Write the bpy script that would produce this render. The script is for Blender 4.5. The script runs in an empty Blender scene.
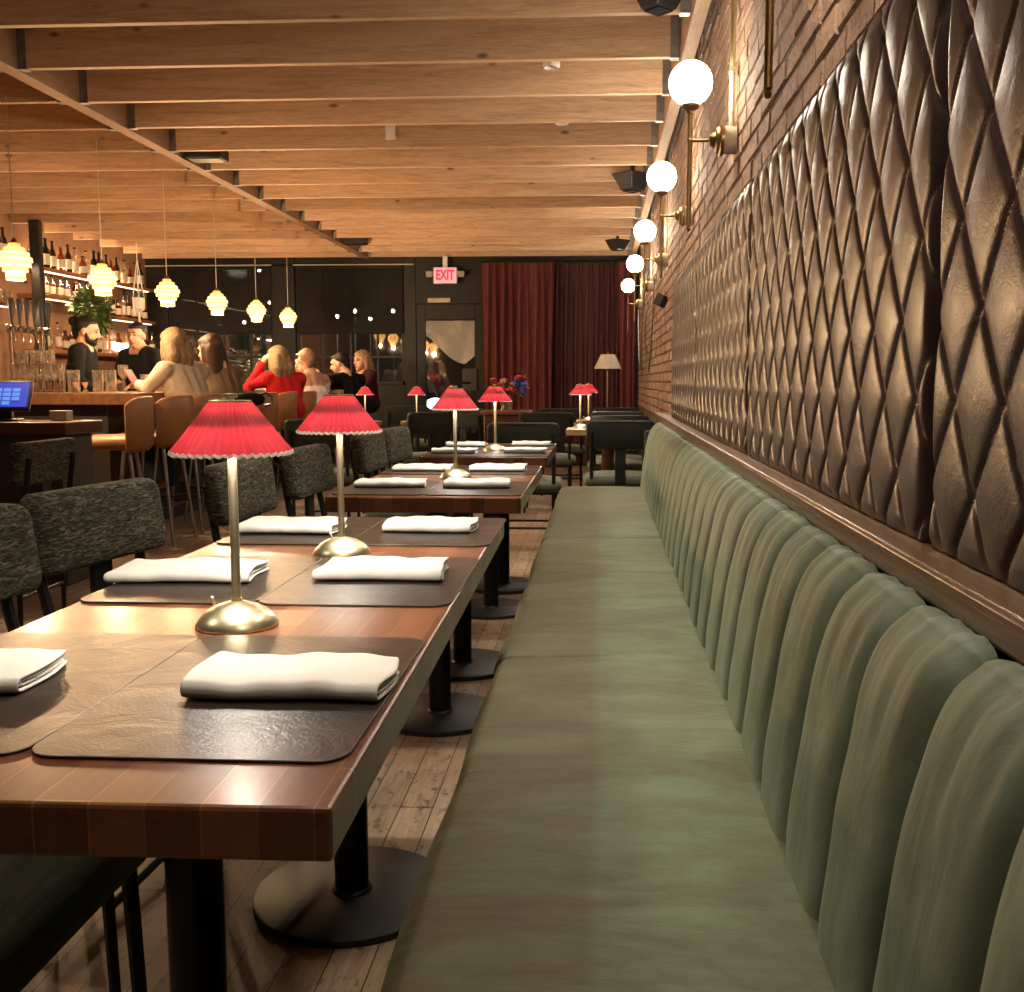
import bpy, bmesh, math, random
from mathutils import Vector, Matrix, Euler
S = bpy.context.scene
COL = S.collection
rnd = random.Random(7)
PI = math.pi

# ------------------------------------------------------------------ camera numbers (metres, eye height 1.10)
CX, CY, F, EYE = 540.0, 496.0, 1026.0, 1.10
PITCH = math.atan((CY-381)/F)
YAW = math.atan((599-CX)/F*math.cos(PITCH))

# ------------------------------------------------------------------ mesh builder
class MB:
    def __init__(s): s.v = []; s.f = []; s.mi = []
    def add(s, vs, fs, m=0):
        o = len(s.v); s.v += [tuple(v) for v in vs]
        s.f += [tuple(i+o for i in f) for f in fs]; s.mi += [m]*len(fs); return s
    def box(s, x0, x1, y0, y1, z0, z1, m=0):
        vs = [(x, y, z) for z in (z0, z1) for y in (y0, y1) for x in (x0, x1)]
        return s.add(vs, [(0,2,3,1),(4,5,7,6),(0,1,5,4),(2,6,7,3),(0,4,6,2),(1,3,7,5)], m)
    def obox(s, c, h, rot=(0,0,0), m=0):
        R = Euler(rot).to_matrix(); c = Vector(c)
        vs = [c + R @ Vector((x*h[0], y*h[1], z*h[2])) for z in (-1,1) for y in (-1,1) for x in (-1,1)]
        return s.add(vs, [(0,2,3,1),(4,5,7,6),(0,1,5,4),(2,6,7,3),(0,4,6,2),(1,3,7,5)], m)
    def tube(s, pts, r, n=10, caps=True, m=0, flat=1.0):
        pts = [Vector(p) for p in pts]
        rs = r if isinstance(r, (list, tuple)) else [r]*len(pts)
        rings = []
        up = None
        for i, p in enumerate(pts):
            a = pts[max(i-1,0)]; b = pts[min(i+1,len(pts)-1)]
            d = (b-a); d = d.normalized() if d.length > 1e-9 else Vector((0,0,1))
            if up is None:
                up = Vector((1,0,0)) if abs(d.x) < .9 else Vector((0,1,0))
            u = (up - d*up.dot(d)).normalized(); w = d.cross(u); up = u
            rings.append([p + (u*math.cos(2*PI*k/n) + w*flat*math.sin(2*PI*k/n))*rs[i] for k in range(n)])
        return s.loft(rings, True, caps, m)
    def loft(s, rings, closed=True, caps=True, m=0):
        n = len(rings[0]); vs = [v for r in rings for v in r]; fs = []
        for i in range(len(rings)-1):
            for k in range(n if closed else n-1):
                k2 = (k+1) % n
                fs.append((i*n+k, i*n+k2, (i+1)*n+k2, (i+1)*n+k))
        if caps and closed:
            fs.append(tuple(range(n-1,-1,-1))); fs.append(tuple((len(rings)-1)*n+k for k in range(n)))
        return s.add(vs, fs, m)
    def lathe(s, prof, c=(0,0,0), n=24, m=0, caps=True):
        rings = [[(c[0]+max(r,1e-4)*math.cos(2*PI*k/n), c[1]+max(r,1e-4)*math.sin(2*PI*k/n), c[2]+z) for k in range(n)] for r, z in prof]
        return s.loft(rings, True, caps, m)
    def ball(s, c, r, nu=14, nv=9, rot=None, m=0):
        if not isinstance(r, (tuple, list)): r = (r, r, r)
        R = Euler(rot).to_matrix() if rot else Matrix.Identity(3); c = Vector(c)
        rings = []
        for j in range(nv+1):
            t = -PI/2 + PI*j/nv; cr = max(math.cos(t), .002)
            rings.append([c + R @ Vector((r[0]*cr*math.cos(2*PI*k/nu), r[1]*cr*math.sin(2*PI*k/nu), r[2]*math.sin(t))) for k in range(nu)])
        return s.loft(rings, True, True, m)
    def prism(s, poly, z0, z1, m=0):
        return s.loft([[(x, y, z0) for x, y in poly], [(x, y, z1) for x, y in poly]], True, True, m)
    def grid(s, fn, nu, nv, m=0):
        vs = [fn(i/nu, j/nv) for j in range(nv+1) for i in range(nu+1)]
        fs = [(j*(nu+1)+i, j*(nu+1)+i+1, (j+1)*(nu+1)+i+1, (j+1)*(nu+1)+i) for j in range(nv) for i in range(nu)]
        return s.add(vs, fs, m)
    def build(s, name, mat, parent=None, smooth=True, bevel=0.0, seg=2, loc=None, angle=40, fix=True, solid=0.0, rz=None):
        me = bpy.data.meshes.new(name)
        me.from_pydata(s.v, [], s.f)
        mats = mat if isinstance(mat, (list, tuple)) else [mat]
        for m in mats: me.materials.append(m)
        if len(mats) > 1:
            for p, i in zip(me.polygons, s.mi): p.material_index = i
        if fix:
            bm = bmesh.new(); bm.from_mesh(me); bmesh.ops.recalc_face_normals(bm, faces=bm.faces); bm.to_mesh(me); bm.free()
        if smooth:
            for p in me.polygons: p.use_smooth = True
            me.set_sharp_from_angle(angle=math.radians(angle))
        me.update()
        o = bpy.data.objects.new(name, me); COL.objects.link(o)
        if parent: o.parent = parent
        if loc: o.location = loc
        if rz is not None: o.rotation_euler.z = rz
        if solid:
            md = o.modifiers.new('Solid', 'SOLIDIFY'); md.thickness = solid; md.offset = 0
        if bevel:
            md = o.modifiers.new('Bevel', 'BEVEL'); md.width = bevel; md.segments = seg; md.limit_method = 'ANGLE'; md.angle_limit = math.radians(40)
        return o

def tag(o, label, cat, group=None):
    o['label'] = label; o['category'] = cat
    if group: o['group'] = group
    return o
def thing(name, label, cat, loc=(0,0,0), rz=0.0, group=None):
    o = bpy.data.objects.new(name, None); COL.objects.link(o)
    o.empty_display_size = .05; o.location = loc; o.rotation_euler = (0,0,rz)
    return tag(o, label, cat, group)
def struct(o):
    o['kind'] = 'structure'; return o
def dup(o, loc=None, rz=None, label=None, parent=None):
    c = o.copy(); COL.objects.link(c)
    if parent: c.parent = parent
    if loc is not None: c.location = loc
    if rz is not None: c.rotation_euler = (0,0,rz)
    if label: c['label'] = label
    for ch in list(o.children): dup(ch, parent=c)
    return c
ORD = ['first','second','third','fourth','fifth','sixth','seventh','eighth','ninth','tenth','eleventh','twelfth','thirteenth','fourteenth','fifteenth','sixteenth','seventeenth','eighteenth']
def rrect(x0, x1, y0, y1, r, n=5):
    P = []
    for cx, cy, a in ((x1-r,y1-r,0),(x0+r,y1-r,90),(x0+r,y0+r,180),(x1-r,y0+r,270)):
        for k in range(n+1):
            t = math.radians(a+90*k/n); P.append((cx+r*math.cos(t), cy+r*math.sin(t)))
    return P
def bez(p0, p1, p2, n=8):
    p0, p1, p2 = Vector(p0), Vector(p1), Vector(p2)
    return [p0*(1-t)**2 + p1*2*t*(1-t) + p2*t*t for t in [i/n for i in range(n+1)]]
def sm(t): t = max(0,min(1,t)); return t*t*(3-2*t)

# ------------------------------------------------------------------ materials
class NT:
    def __init__(s, name):
        s.m = bpy.data.materials.new(name); s.m.use_nodes = True
        s.t = s.m.node_tree; s.t.nodes.clear()
        s.out = s.n('ShaderNodeOutputMaterial')
        s.b = s.n('ShaderNodeBsdfPrincipled'); s.l(s.b.outputs[0], s.out.inputs[0])
    def n(s, ty, **kw):
        x = s.t.nodes.new(ty)
        for k, v in kw.items():
            if k in x.inputs.keys(): x.inputs[k].default_value = v
            else: setattr(x, k, v)
        return x
    def l(s, a, b): s.t.links.new(a, b)
    def coord(s, scale=(1,1,1), rot=(0,0,0), rand=0.0):
        tc = s.n('ShaderNodeTexCoord'); mp = s.n('ShaderNodeMapping')
        mp.inputs['Scale'].default_value = scale; mp.inputs['Rotation'].default_value = rot
        if rand:
            oi = s.n('ShaderNodeObjectInfo'); mu = s.n('ShaderNodeMath', operation='MULTIPLY'); mu.inputs[1].default_value = rand
            s.l(oi.outputs['Random'], mu.inputs[0]); ad = s.n('ShaderNodeVectorMath', operation='ADD')
            s.l(tc.outputs['Object'], ad.inputs[0]); s.l(mu.outputs[0], ad.inputs[1]); s.l(ad.outputs[0], mp.inputs[0])
        else: s.l(tc.outputs['Object'], mp.inputs[0])
        return mp.outputs[0]
    def noise(s, vec, scale=5, detail=4, rough=.55, dist=0):
        x = s.n('ShaderNodeTexNoise'); x.inputs['Scale'].default_value = scale; x.inputs['Detail'].default_value = detail
        x.inputs['Roughness'].default_value = rough; x.inputs['Distortion'].default_value = dist
        s.l(vec, x.inputs['Vector']); return x.outputs['Fac']
    def ramp(s, fac, stops):
        x = s.n('ShaderNodeValToRGB'); e = x.color_ramp.elements
        while len(e) < len(stops): e.new(.5)
        for i, (p, c) in enumerate(stops): e[i].position = p; e[i].color = (*c, 1)
        s.l(fac, x.inputs[0]); return x.outputs[0]
    def mix(s, fac, a, b, mode='MIX'):
        x = s.n('ShaderNodeMix', data_type='RGBA', blend_type=mode)
        for src, key in ((fac, 0), (a, 6), (b, 7)):
            if isinstance(src, (int, float)): x.inputs[key].default_value = src
            elif isinstance(src, tuple): x.inputs[key].default_value = (*src, 1)
            else: s.l(src, x.inputs[key])
        return x.outputs[2]
    def math(s, op, a, b=0.0):
        x = s.n('ShaderNodeMath', operation=op)
        for i, q in enumerate((a, b)):
            if isinstance(q, (int, float)): x.inputs[i].default_value = q
            else: s.l(q, x.inputs[i])
        return x.outputs[0]
    def bump(s, h, strength=.3, dist=.01):
        x = s.n('ShaderNodeBump'); x.inputs['Strength'].default_value = strength; x.inputs['Distance'].default_value = dist
        s.l(h, x.inputs['Height']); s.l(x.outputs[0], s.b.inputs['Normal'])
    def set(s, **kw):
        for k, v in kw.items():
            k = k.replace('_', ' ')
            if k == 'Color': k = 'Base Color'
            if isinstance(v, bpy.types.NodeSocket): s.l(v, s.b.inputs[k])
            else: s.b.inputs[k].default_value = (*v, 1) if isinstance(v, tuple) and len(v) == 3 else v
        return s

def plain(name, c, rough=.5, metal=0.0, var=.12, scale=12, bump=0.0, bscale=60, **kw):
    k = NT(name); v = k.coord()
    f = k.noise(v, scale, 3)
    k.set(Color=k.ramp(f, [(.3, tuple(x*(1-var) for x in c)), (.7, tuple(min(1,x*(1+var)) for x in c))]), Roughness=rough, Metallic=metal, **kw)
    if bump: k.bump(k.noise(v, bscale, 3), bump, .004)
    return k.m
def emis(name, c, st, base=(.8,.8,.8)):
    k = NT(name); k.set(Color=base, Roughness=.4); k.b.inputs['Emission Color'].default_value = (*c, 1); k.b.inputs['Emission Strength'].default_value = st
    return k.m
def wood(name, dark, mid, light, axis='X', rough=.45, gscale=1.0, rand=11.0, knots=False, bump=.15, spec=.5, coat=0.0):
    k = NT(name)
    sc = {'X': (1.1,14,14), 'Y': (14,1.1,14), 'Z': (14,14,1.1)}[axis]
    v = k.coord(tuple(q*gscale for q in sc), rand=rand)
    f = k.noise(v, 1.6, 6, .6, 1.2)
    c = k.ramp(f, [(.28, dark), (.5, mid), (.72, light)])
    v2 = k.coord(tuple(q*gscale*5 for q in sc), rand=rand)
    g = k.noise(v2, 2.2, 3, .6)
    c = k.mix(.28, c, k.ramp(g, [(.35, tuple(x*.5 for x in mid)), (.65, light)]), 'MIX')
    if knots:
        kv = k.coord((1.0,2.2,2.2) if axis == 'X' else (2.2,1.0,2.2), rand=rand*1.7)
        vo = k.n('ShaderNodeTexVoronoi'); vo.inputs['Scale'].default_value = 2.6; k.l(kv, vo.inputs['Vector'])
        kf = k.ramp(vo.outputs['Distance'], [(.035, (.9,.9,.9)), (.10, (0,0,0))])
        c = k.mix(kf, c, tuple(x*.22 for x in mid))
    oi = k.n('ShaderNodeObjectInfo')
    tint = k.ramp(oi.outputs['Random'], [(0, (.70,.64,.58)), (1, (1.12,1.09,1.05))])
    c = k.mix(1.0, c, tint, 'MULTIPLY')
    k.set(Color=c, Roughness=rough, Coat_Weight=coat, Coat_Roughness=.2); k.b.inputs['Specular IOR Level'].default_value = spec
    k.bump(g, bump, .002)
    return k.m

M = {}
M['joist'] = wood('fir_joist', (.47,.29,.165), (.72,.50,.325), (.86,.65,.45), 'X', .6, 1.0, 13, True, .1, .3)
M['girder'] = wood('fir_girder', (.48,.32,.19), (.64,.45,.29), (.74,.55,.38), 'Y', .6, 1.0, 13, False, .1, .3)
M['deck'] = wood('ceiling_deck', (.10,.055,.03), (.16,.09,.045), (.22,.13,.07), 'X', .8, .6, 3)
M['ledgewood'] = wood('ledge_wood', (.055,.028,.015), (.14,.078,.043), (.27,.17,.10), 'Y', .34, .8, 3, True, .5, .5, .2)
M['darkwood'] = wood('dark_wood', (.04,.014,.007), (.085,.03,.014), (.13,.05,.024), 'X', .3, .6, 3, False, .1, .5, .2)
M['barwood'] = wood('bar_wood', (.10,.045,.02), (.18,.085,.04), (.26,.135,.066), 'Y', .3, .6, 3, False, .1, .5, .3)
M['palewood'] = wood('pale_wood', (.34,.22,.12), (.46,.31,.18), (.55,.38,.23), 'X', .4, .8, 3)
M['shelfwood'] = wood('shelf_wood', (.20,.085,.035), (.32,.14,.06), (.42,.20,.09), 'Y', .45, .6, 3)

def table_mat():
    k = NT('butcher_block'); v = k.coord()
    sx = k.n('ShaderNodeSeparateXYZ'); k.l(v, sx.inputs[0])
    w = .047
    q = k.math('DIVIDE', sx.outputs['X'], w); fl = k.math('FLOOR', q); fr = k.math('FRACT', q)
    oi = k.n('ShaderNodeObjectInfo')
    sh = k.math('MULTIPLY', k.math('FRACT', k.math('MULTIPLY', fl, .377)), .7)
    q2 = k.math('DIVIDE', k.math('ADD', sx.outputs['Y'], sh), .62); fl2 = k.math('FLOOR', q2); fr2 = k.math('FRACT', q2)
    wn = k.n('ShaderNodeTexWhiteNoise', noise_dimensions='2D'); cb = k.n('ShaderNodeCombineXYZ'); k.l(fl, cb.inputs[0]); k.l(fl2, cb.inputs[1]); k.l(cb.outputs[0], wn.inputs['Vector'])
    c = k.ramp(wn.outputs['Value'], [(0, (.065,.020,.010)), (.35, (.115,.038,.017)), (.7, (.165,.058,.026)), (1, (.235,.092,.042))])
    g = k.noise(k.coord((40,3,40)), 1.5, 5, .6, .8)
    c = k.mix(.35, c, k.ramp(g, [(.3, (.045,.014,.007)), (.7, (.22,.088,.04))]))
    gl = k.math('LESS_THAN', fr, .035); gl2 = k.math('LESS_THAN', fr2, .006)
    c = k.mix(k.math('MULTIPLY', k.math('MAXIMUM', gl, gl2), .4), c, (.36,.19,.09))
    sp = k.noise(k.coord((1,1,1)), 9, 4)
    k.set(Color=c, Roughness=k.math('ADD', k.math('MULTIPLY', sp, .25), .2), Coat_Weight=.3, Coat_Roughness=.16)
    k.bump(g, .12, .001)
    return k.m
M['table'] = table_mat()

def floor_mat():
    k = NT('plank_floor'); v = k.coord()
    sx = k.n('ShaderNodeSeparateXYZ'); k.l(v, sx.inputs[0])
    q = k.math('DIVIDE', sx.outputs['X'], .085); fl = k.math('FLOOR', q); fr = k.math('FRACT', q)
    sh = k.math('MULTIPLY', k.math('FRACT', k.math('MULTIPLY', fl, .618)), 1.6)
    q2 = k.math('DIVIDE', k.math('ADD', sx.outputs['Y'], sh), 1.5); fl2 = k.math('FLOOR', q2); fr2 = k.math('FRACT', q2)
    wn = k.n('ShaderNodeTexWhiteNoise', noise_dimensions='2D'); cb = k.n('ShaderNodeCombineXYZ'); k.l(fl, cb.inputs[0]); k.l(fl2, cb.inputs[1]); k.l(cb.outputs[0], wn.inputs['Vector'])
    c = k.ramp(wn.outputs['Value'], [(0, (.215,.145,.09)), (.5, (.35,.25,.165)), (1, (.47,.36,.25))])
    g = k.noise(k.coord((22,1.6,1)), 2.0, 7, .7, 1.5)
    c = k.mix(.55, c, k.ramp(g, [(.3, (.075,.047,.03)), (.52, (.37,.27,.18)), (.72, (.60,.50,.37))]))
    wear = k.noise(k.coord((1,1,1)), 1.3, 5, .6)
    c = k.mix(k.ramp(wear, [(.40, (0,0,0)), (.60, (.75,.75,.75))]), c, (.20,.095,.045))
    spots = k.noise(k.coord((1,.6,1)), 28, 4, .7)
    c = k.mix(k.ramp(spots, [(.54, (0,0,0)), (.66, (.9,.9,.9))]), c, (.06,.038,.025))
    gap = k.math('MAXIMUM', k.math('LESS_THAN', fr, .035), k.math('LESS_THAN', fr2, .0025))
    c = k.mix(gap, c, (.012,.008,.005))
    k.set(Color=c, Roughness=k.math('ADD', k.math('MULTIPLY', g, .35), .35))
    k.bump(k.math('SUBTRACT', k.math('MULTIPLY', g, .5), gap), .35, .003)
    return k.m
M['floor'] = floor_mat()

def brick_mat():
    k = NT('old_brick'); v = k.coord()
    ge = k.n('ShaderNodeNewGeometry')
    c = k.ramp(ge.outputs['Random Per Island'], [(0, (.25,.14,.092)), (.3, (.37,.23,.16)), (.55, (.44,.285,.20)), (.8, (.31,.18,.12)), (1, (.50,.36,.27))])
    n1 = k.noise(v, 3.2, 5, .6); n2 = k.noise(v, 55, 5, .75); n3 = k.noise(v, 14, 4, .6)
    c = k.mix(.35, c, k.ramp(n1, [(.3, (.23,.135,.09)), (.7, (.52,.38,.285))]))
    c = k.mix(k.ramp(n2, [(.36, (.7,.7,.7)), (.52, (0,0,0))]), c, (.12,.07,.05))
    k.set(Color=c, Roughness=.8)
    k.bump(k.math('ADD', k.math('MULTIPLY', n2, .7), k.math('MULTIPLY', n3, 1.0)), .8, .012)
    return k.m
M['mortar'] = plain('mortar', (.12,.085,.062), .9, 0, .3, 30, .6, 120)
M['brick'] = brick_mat()

def leather(name, c, rough=.36):
    k = NT(name); v = k.coord(rand=5.0)
    f = k.noise(v, 4, 4); w = k.noise(k.coord((1,1,1)), 14, 4, .6, 1.0)
    vo = k.n('ShaderNodeTexVoronoi'); vo.inputs['Scale'].default_value = 260; k.l(v, vo.inputs['Vector'])
    k.set(Color=k.ramp(f, [(.3, tuple(x*.75 for x in c)), (.7, tuple(x*1.25 for x in c))]), Roughness=k.math('ADD', k.math('MULTIPLY', w, .2), rough-.1))
    k.bump(k.math('ADD', k.math('MULTIPLY', w, 1.0), k.math('MULTIPLY', vo.outputs['Distance'], .12)), .16, .01)
    return k.m
M['panel'] = leather('panel_leather', (.027,.0132,.0112), .37)
M['tan'] = leather('tan_leather', (.27,.115,.036), .42)
M['mat'] = leather('mat_leather', (.028,.019,.013), .36)

def velvet(name, lo, mid, hi, wr=1.0):
    k = NT(name); v = k.coord((1,1,1), rand=9.0)
    f = k.noise(k.coord((1.0,2.0,1.0), rand=9.0), 3.0, 5, .6, 1.2)
    c = k.ramp(k.math('ADD', k.math('MULTIPLY', f, .65), k.math('MULTIPLY', k.noise(k.coord((.9,3.0,.9), rand=6.0), 2.2, 6, .65, 2.5), .35)), [(.38, lo), (.5, mid), (.62, hi)])
    f2 = k.noise(v, 42, 3); c = k.mix(.15, c, k.ramp(f2, [(.3, lo), (.7, hi)]))
    k.set(Color=c, Roughness=.62, Sheen_Weight=.35, Sheen_Roughness=.4); k.b.inputs['Sheen Tint'].default_value = (*[min(1,x*3.5) for x in mid], 1)
    k.b.inputs['Specular IOR Level'].default_value = .35
    w = k.noise(k.coord((1.2,3.2,1.2), rand=9.0), 5, 4, .55, 1.5)
    k.bump(k.math('ADD', k.math('MULTIPLY', w, 1.0), k.math('MULTIPLY', f2, .05)), .32*wr, .012)
    return k.m
def seat_two_tone(m):  # multiplies the velvet colour: browner at the front edge, greener towards the backrest
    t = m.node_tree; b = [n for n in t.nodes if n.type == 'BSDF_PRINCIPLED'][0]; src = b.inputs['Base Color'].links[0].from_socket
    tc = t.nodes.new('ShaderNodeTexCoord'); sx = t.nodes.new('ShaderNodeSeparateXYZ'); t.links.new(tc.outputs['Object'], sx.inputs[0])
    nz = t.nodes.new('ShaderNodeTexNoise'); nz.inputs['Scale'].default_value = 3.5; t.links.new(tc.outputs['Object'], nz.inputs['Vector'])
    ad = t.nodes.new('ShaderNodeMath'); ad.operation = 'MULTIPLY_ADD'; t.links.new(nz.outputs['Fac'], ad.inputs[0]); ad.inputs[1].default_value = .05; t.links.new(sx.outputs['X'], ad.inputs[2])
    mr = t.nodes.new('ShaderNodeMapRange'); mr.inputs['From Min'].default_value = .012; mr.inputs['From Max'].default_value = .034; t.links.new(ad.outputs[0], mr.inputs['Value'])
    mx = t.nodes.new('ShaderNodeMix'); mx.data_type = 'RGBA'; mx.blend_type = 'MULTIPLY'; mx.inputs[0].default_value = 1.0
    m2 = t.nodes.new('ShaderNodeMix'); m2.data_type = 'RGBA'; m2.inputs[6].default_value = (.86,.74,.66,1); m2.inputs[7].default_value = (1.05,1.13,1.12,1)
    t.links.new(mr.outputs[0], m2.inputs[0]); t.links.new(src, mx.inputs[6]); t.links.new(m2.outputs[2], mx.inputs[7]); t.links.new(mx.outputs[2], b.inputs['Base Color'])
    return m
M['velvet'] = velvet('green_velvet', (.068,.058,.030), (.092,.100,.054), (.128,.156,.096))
seat_two_tone(M['velvet'])
M['velvet2'] = velvet('back_velvet', (.084,.098,.060), (.120,.144,.095), (.165,.196,.140), .6)
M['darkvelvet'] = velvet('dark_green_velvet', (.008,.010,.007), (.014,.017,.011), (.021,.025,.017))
M['seatvelvet'] = velvet('seat_velvet', (.05,.058,.034), (.075,.082,.05), (.10,.105,.066))

def chenille():
    k = NT('chenille'); v = k.coord((1,1,1), rand=3.0)
    f = k.noise(k.coord((16,26,85), rand=3.0), 1.6, 4, .7, 1.6); g = k.noise(k.coord((30,60,150), rand=3.0), 3, 3)
    c = k.ramp(f, [(.36, (.010,.0095,.007)), (.5, (.046,.042,.029)), (.64, (.18,.16,.11))])
    k.set(Color=c, Roughness=.9); k.b.inputs['Specular IOR Level'].default_value = .2; k.bump(k.math('ADD', f, k.math('MULTIPLY', g, .5)), .5, .004)
    return k.m
M['chenille'] = chenille()
M['black'] = plain('black_metal', (.012,.012,.012), .42, .3)
M['blackbase'] = plain('black_powdercoat', (.016,.016,.017), .5, .2, .2, 30, .1, 200)
M['steel'] = plain('dark_steel', (.055,.055,.055), .35, .7)
M['frame'] = plain('black_window_frame', (.0045,.0038,.0034), .6)
M['shade'] = None
M['brass'] = plain('brushed_brass', (.76,.69,.46), .34, 1.0, .06, 30)
M['bronze'] = plain('aged_bronze', (.28,.19,.09), .38, 1.0, .2, 25)
M['chrome'] = plain('chrome', (.75,.75,.75), .12, 1.0, .02)
M['zinc'] = plain('galvanised_steel', (.30,.29,.27), .45, .9, .2, 20)
M['white'] = plain('white_enamel', (.88,.86,.82), .4, 0, .04)
M['cream'] = plain('cream_paint', (.55,.47,.36), .6, 0, .08)
M['greige'] = plain('dark_paint', (.035,.03,.026), .6, 0, .15)
M['plaster'] = plain('warm_plaster', (.28,.155,.085), .8, 0, .25, 4, .3, 30)
def napkin_mat():
    k = NT('napkin_cotton'); v = k.coord(rand=4.0)
    w = k.n('ShaderNodeTexNoise'); w.inputs['Scale'].default_value = 900; k.l(v, w.inputs['Vector'])
    k.set(Color=(.72,.69,.64), Roughness=.85, Sheen_Weight=.2); k.bump(k.math('ADD', k.math('MULTIPLY', k.noise(v, 22, 3), 2.0), k.math('MULTIPLY', w.outputs[0], .2)), .25, .004)
    return k.m
M['napkin'] = napkin_mat()

def pleat_mat():
    k = NT('red_pleated_fabric'); v = k.coord()
    f = k.noise(v, 60, 3)
    tr = k.n('ShaderNodeBsdfTranslucent'); tr.inputs[0].default_value = (.22,.009,.016,1)
    mx = k.n('ShaderNodeMixShader'); mx.inputs[0].default_value = .30
    k.set(Color=k.ramp(f, [(.3, (.19,.013,.021)), (.7, (.26,.019,.029))]), Roughness=.7, Sheen_Weight=.3)
    k.l(k.b.outputs[0], mx.inputs[1]); k.l(tr.outputs[0], mx.inputs[2]); k.l(mx.outputs[0], k.out.inputs[0])
    return k.m
M['pleat'] = pleat_mat()
M['lining'] = plain('white_lining', (.85,.82,.76), .7, 0, .03)
def curtain(name, c):
    k = NT(name); v = k.coord((30,30,1.5)); f = k.noise(v, 2, 4)
    k.set(Color=k.ramp(f, [(.3, tuple(x*.7 for x in c)), (.7, tuple(x*1.3 for x in c))]), Roughness=.7, Sheen_Weight=.5)
    k.b.inputs['Sheen Tint'].default_value = (*[min(1,x*4) for x in c], 1)
    k.bump(f, .2, .004); return k.m
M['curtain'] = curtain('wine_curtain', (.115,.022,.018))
M['curtain_dim'] = curtain('dimmed_wine_curtain', (.062,.016,.016))  # wine curtain colour darkened to stand in for dimmer light
def shade_mat():
    k = NT('solar_shade'); v = k.coord()
    k.set(Color=(.009,.0075,.006), Roughness=.85)
    t = k.n('ShaderNodeBsdfTransparent'); mx = k.n('ShaderNodeMixShader'); mx.inputs[0].default_value = .10
    k.l(k.b.outputs[0], mx.inputs[1]); k.l(t.outputs[0], mx.inputs[2]); k.l(mx.outputs[0], k.out.inputs[0]); return k.m
M['shade'] = shade_mat()
def glass_mat(name, tint=(1,1,1), refl=.14, milk=0):
    k = NT(name)
    g = k.n('ShaderNodeBsdfGlossy'); g.inputs['Roughness'].default_value = .02; t = k.n('ShaderNodeBsdfTransparent'); t.inputs[0].default_value = (*tint, 1)
    lw = k.n('ShaderNodeLayerWeight'); lw.inputs[0].default_value = .35
    fac = k.math('ADD', k.math('MULTIPLY', lw.outputs['Facing'], .5), refl)
    mx = k.n('ShaderNodeMixShader'); k.l(fac, mx.inputs[0]); k.l(t.outputs[0], mx.inputs[1]); k.l(g.outputs[0], mx.inputs[2]); k.l(mx.outputs[0], k.out.inputs[0])
    if milk:
        tl = k.n('ShaderNodeBsdfTranslucent'); tl.inputs[0].default_value = (.9,.88,.84,1); m2 = k.n('ShaderNodeMixShader'); m2.inputs[0].default_value = milk
        k.l(mx.outputs[0], m2.inputs[1]); k.l(tl.outputs[0], m2.inputs[2]); k.l(m2.outputs[0], k.out.inputs[0])
    return k.m
M['pane'] = glass_mat('window_pane', (.8,.85,.85), .20)
M['glass'] = glass_mat('drinking_glass', (.97,.96,.93), .24, .04)
M['amber'] = glass_mat('amber_glass', (.55,.25,.08), .12)
M['greenglass'] = glass_mat('green_glass', (.10,.16,.07), .12)
M['darkglass'] = plain('dark_bottle_glass', (.012,.010,.008), .12)
M['paper'] = plain('label_paper', (.55,.50,.42), .7)
M['globe'] = emis('lit_globe', (1.0,.82,.58), 16.0)
M['bulb'] = emis('lamp_led', (1.0,.86,.62), 30.0)
M['strip'] = emis('added_strip_glow', (1.0,.76,.46), 1.5)  # glow of the strips added to brighten the back bar
M['leaf'] = plain('leaf_green', (.07,.12,.03), .5, 0, .5, 9)
M['skin'] = plain('skin', (.52,.29,.20), .5, 0, .06)
M['skin2'] = plain('skin_tan', (.38,.20,.13), .5, 0, .06)
M['lips'] = plain('lips', (.38,.10,.09), .5)
M['eye'] = plain('eye_dark', (.03,.02,.015), .3)
def cloth(name, c, bump=.25):
    k = NT(name); v = k.coord(); f = k.noise(v, 9, 4, .6, .8)
    k.set(Color=k.ramp(f, [(.3, tuple(x*.8 for x in c)), (.7, tuple(min(1,x*1.15) for x in c))]), Roughness=.9, Sheen_Weight=0.0); k.b.inputs['Specular IOR Level'].default_value = .15; k.bump(f, bump, .03); return k.m
M['blackcloth'] = cloth('black_cloth', (.0075,.0075,.008)); M['creamcloth'] = cloth('cream_cloth', (.52,.45,.35)); M['taupecloth'] = cloth('taupe_cloth', (.16,.115,.075))
M['redcloth'] = cloth('red_cloth', (.42,.014,.018)); M['whitecloth'] = cloth('white_cloth', (.80,.74,.66)); M['darkcloth'] = cloth('maroon_cloth', (.05,.014,.016)); M['jeans'] = cloth('dark_jeans', (.02,.024,.035))
def hairm(name, a, b):
    k = NT(name); f = k.noise(k.coord((60,60,4)), 2, 4, .6, .6); k.set(Color=k.ramp(f, [(.3, a), (.7, b)]), Roughness=.55); k.b.inputs['Specular IOR Level'].default_value = .25; k.bump(f, .7, .01); return k.m
M['hairblond'] = hairm('blond_hair', (.11,.068,.036), (.36,.25,.15)); M['hairbrown'] = hairm('brown_hair', (.020,.009,.005), (.065,.030,.014)); M['hairblack'] = hairm('black_hair', (.003,.0025,.002), (.010,.0075,.006))
M['screen'] = emis('pos_screen', (.04,.08,.70), .30, (.01,.01,.02)); M['button'] = emis('screen_button', (.14,.36,1.0), .36, (.01,.01,.02))
M['exit_face'] = emis('exit_face', (1.0,.36,.36), .34, (.5,.3,.3)); M['exit_text'] = emis('exit_letter', (1.0,.01,.05), .75, (.5,.02,.02))

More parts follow.
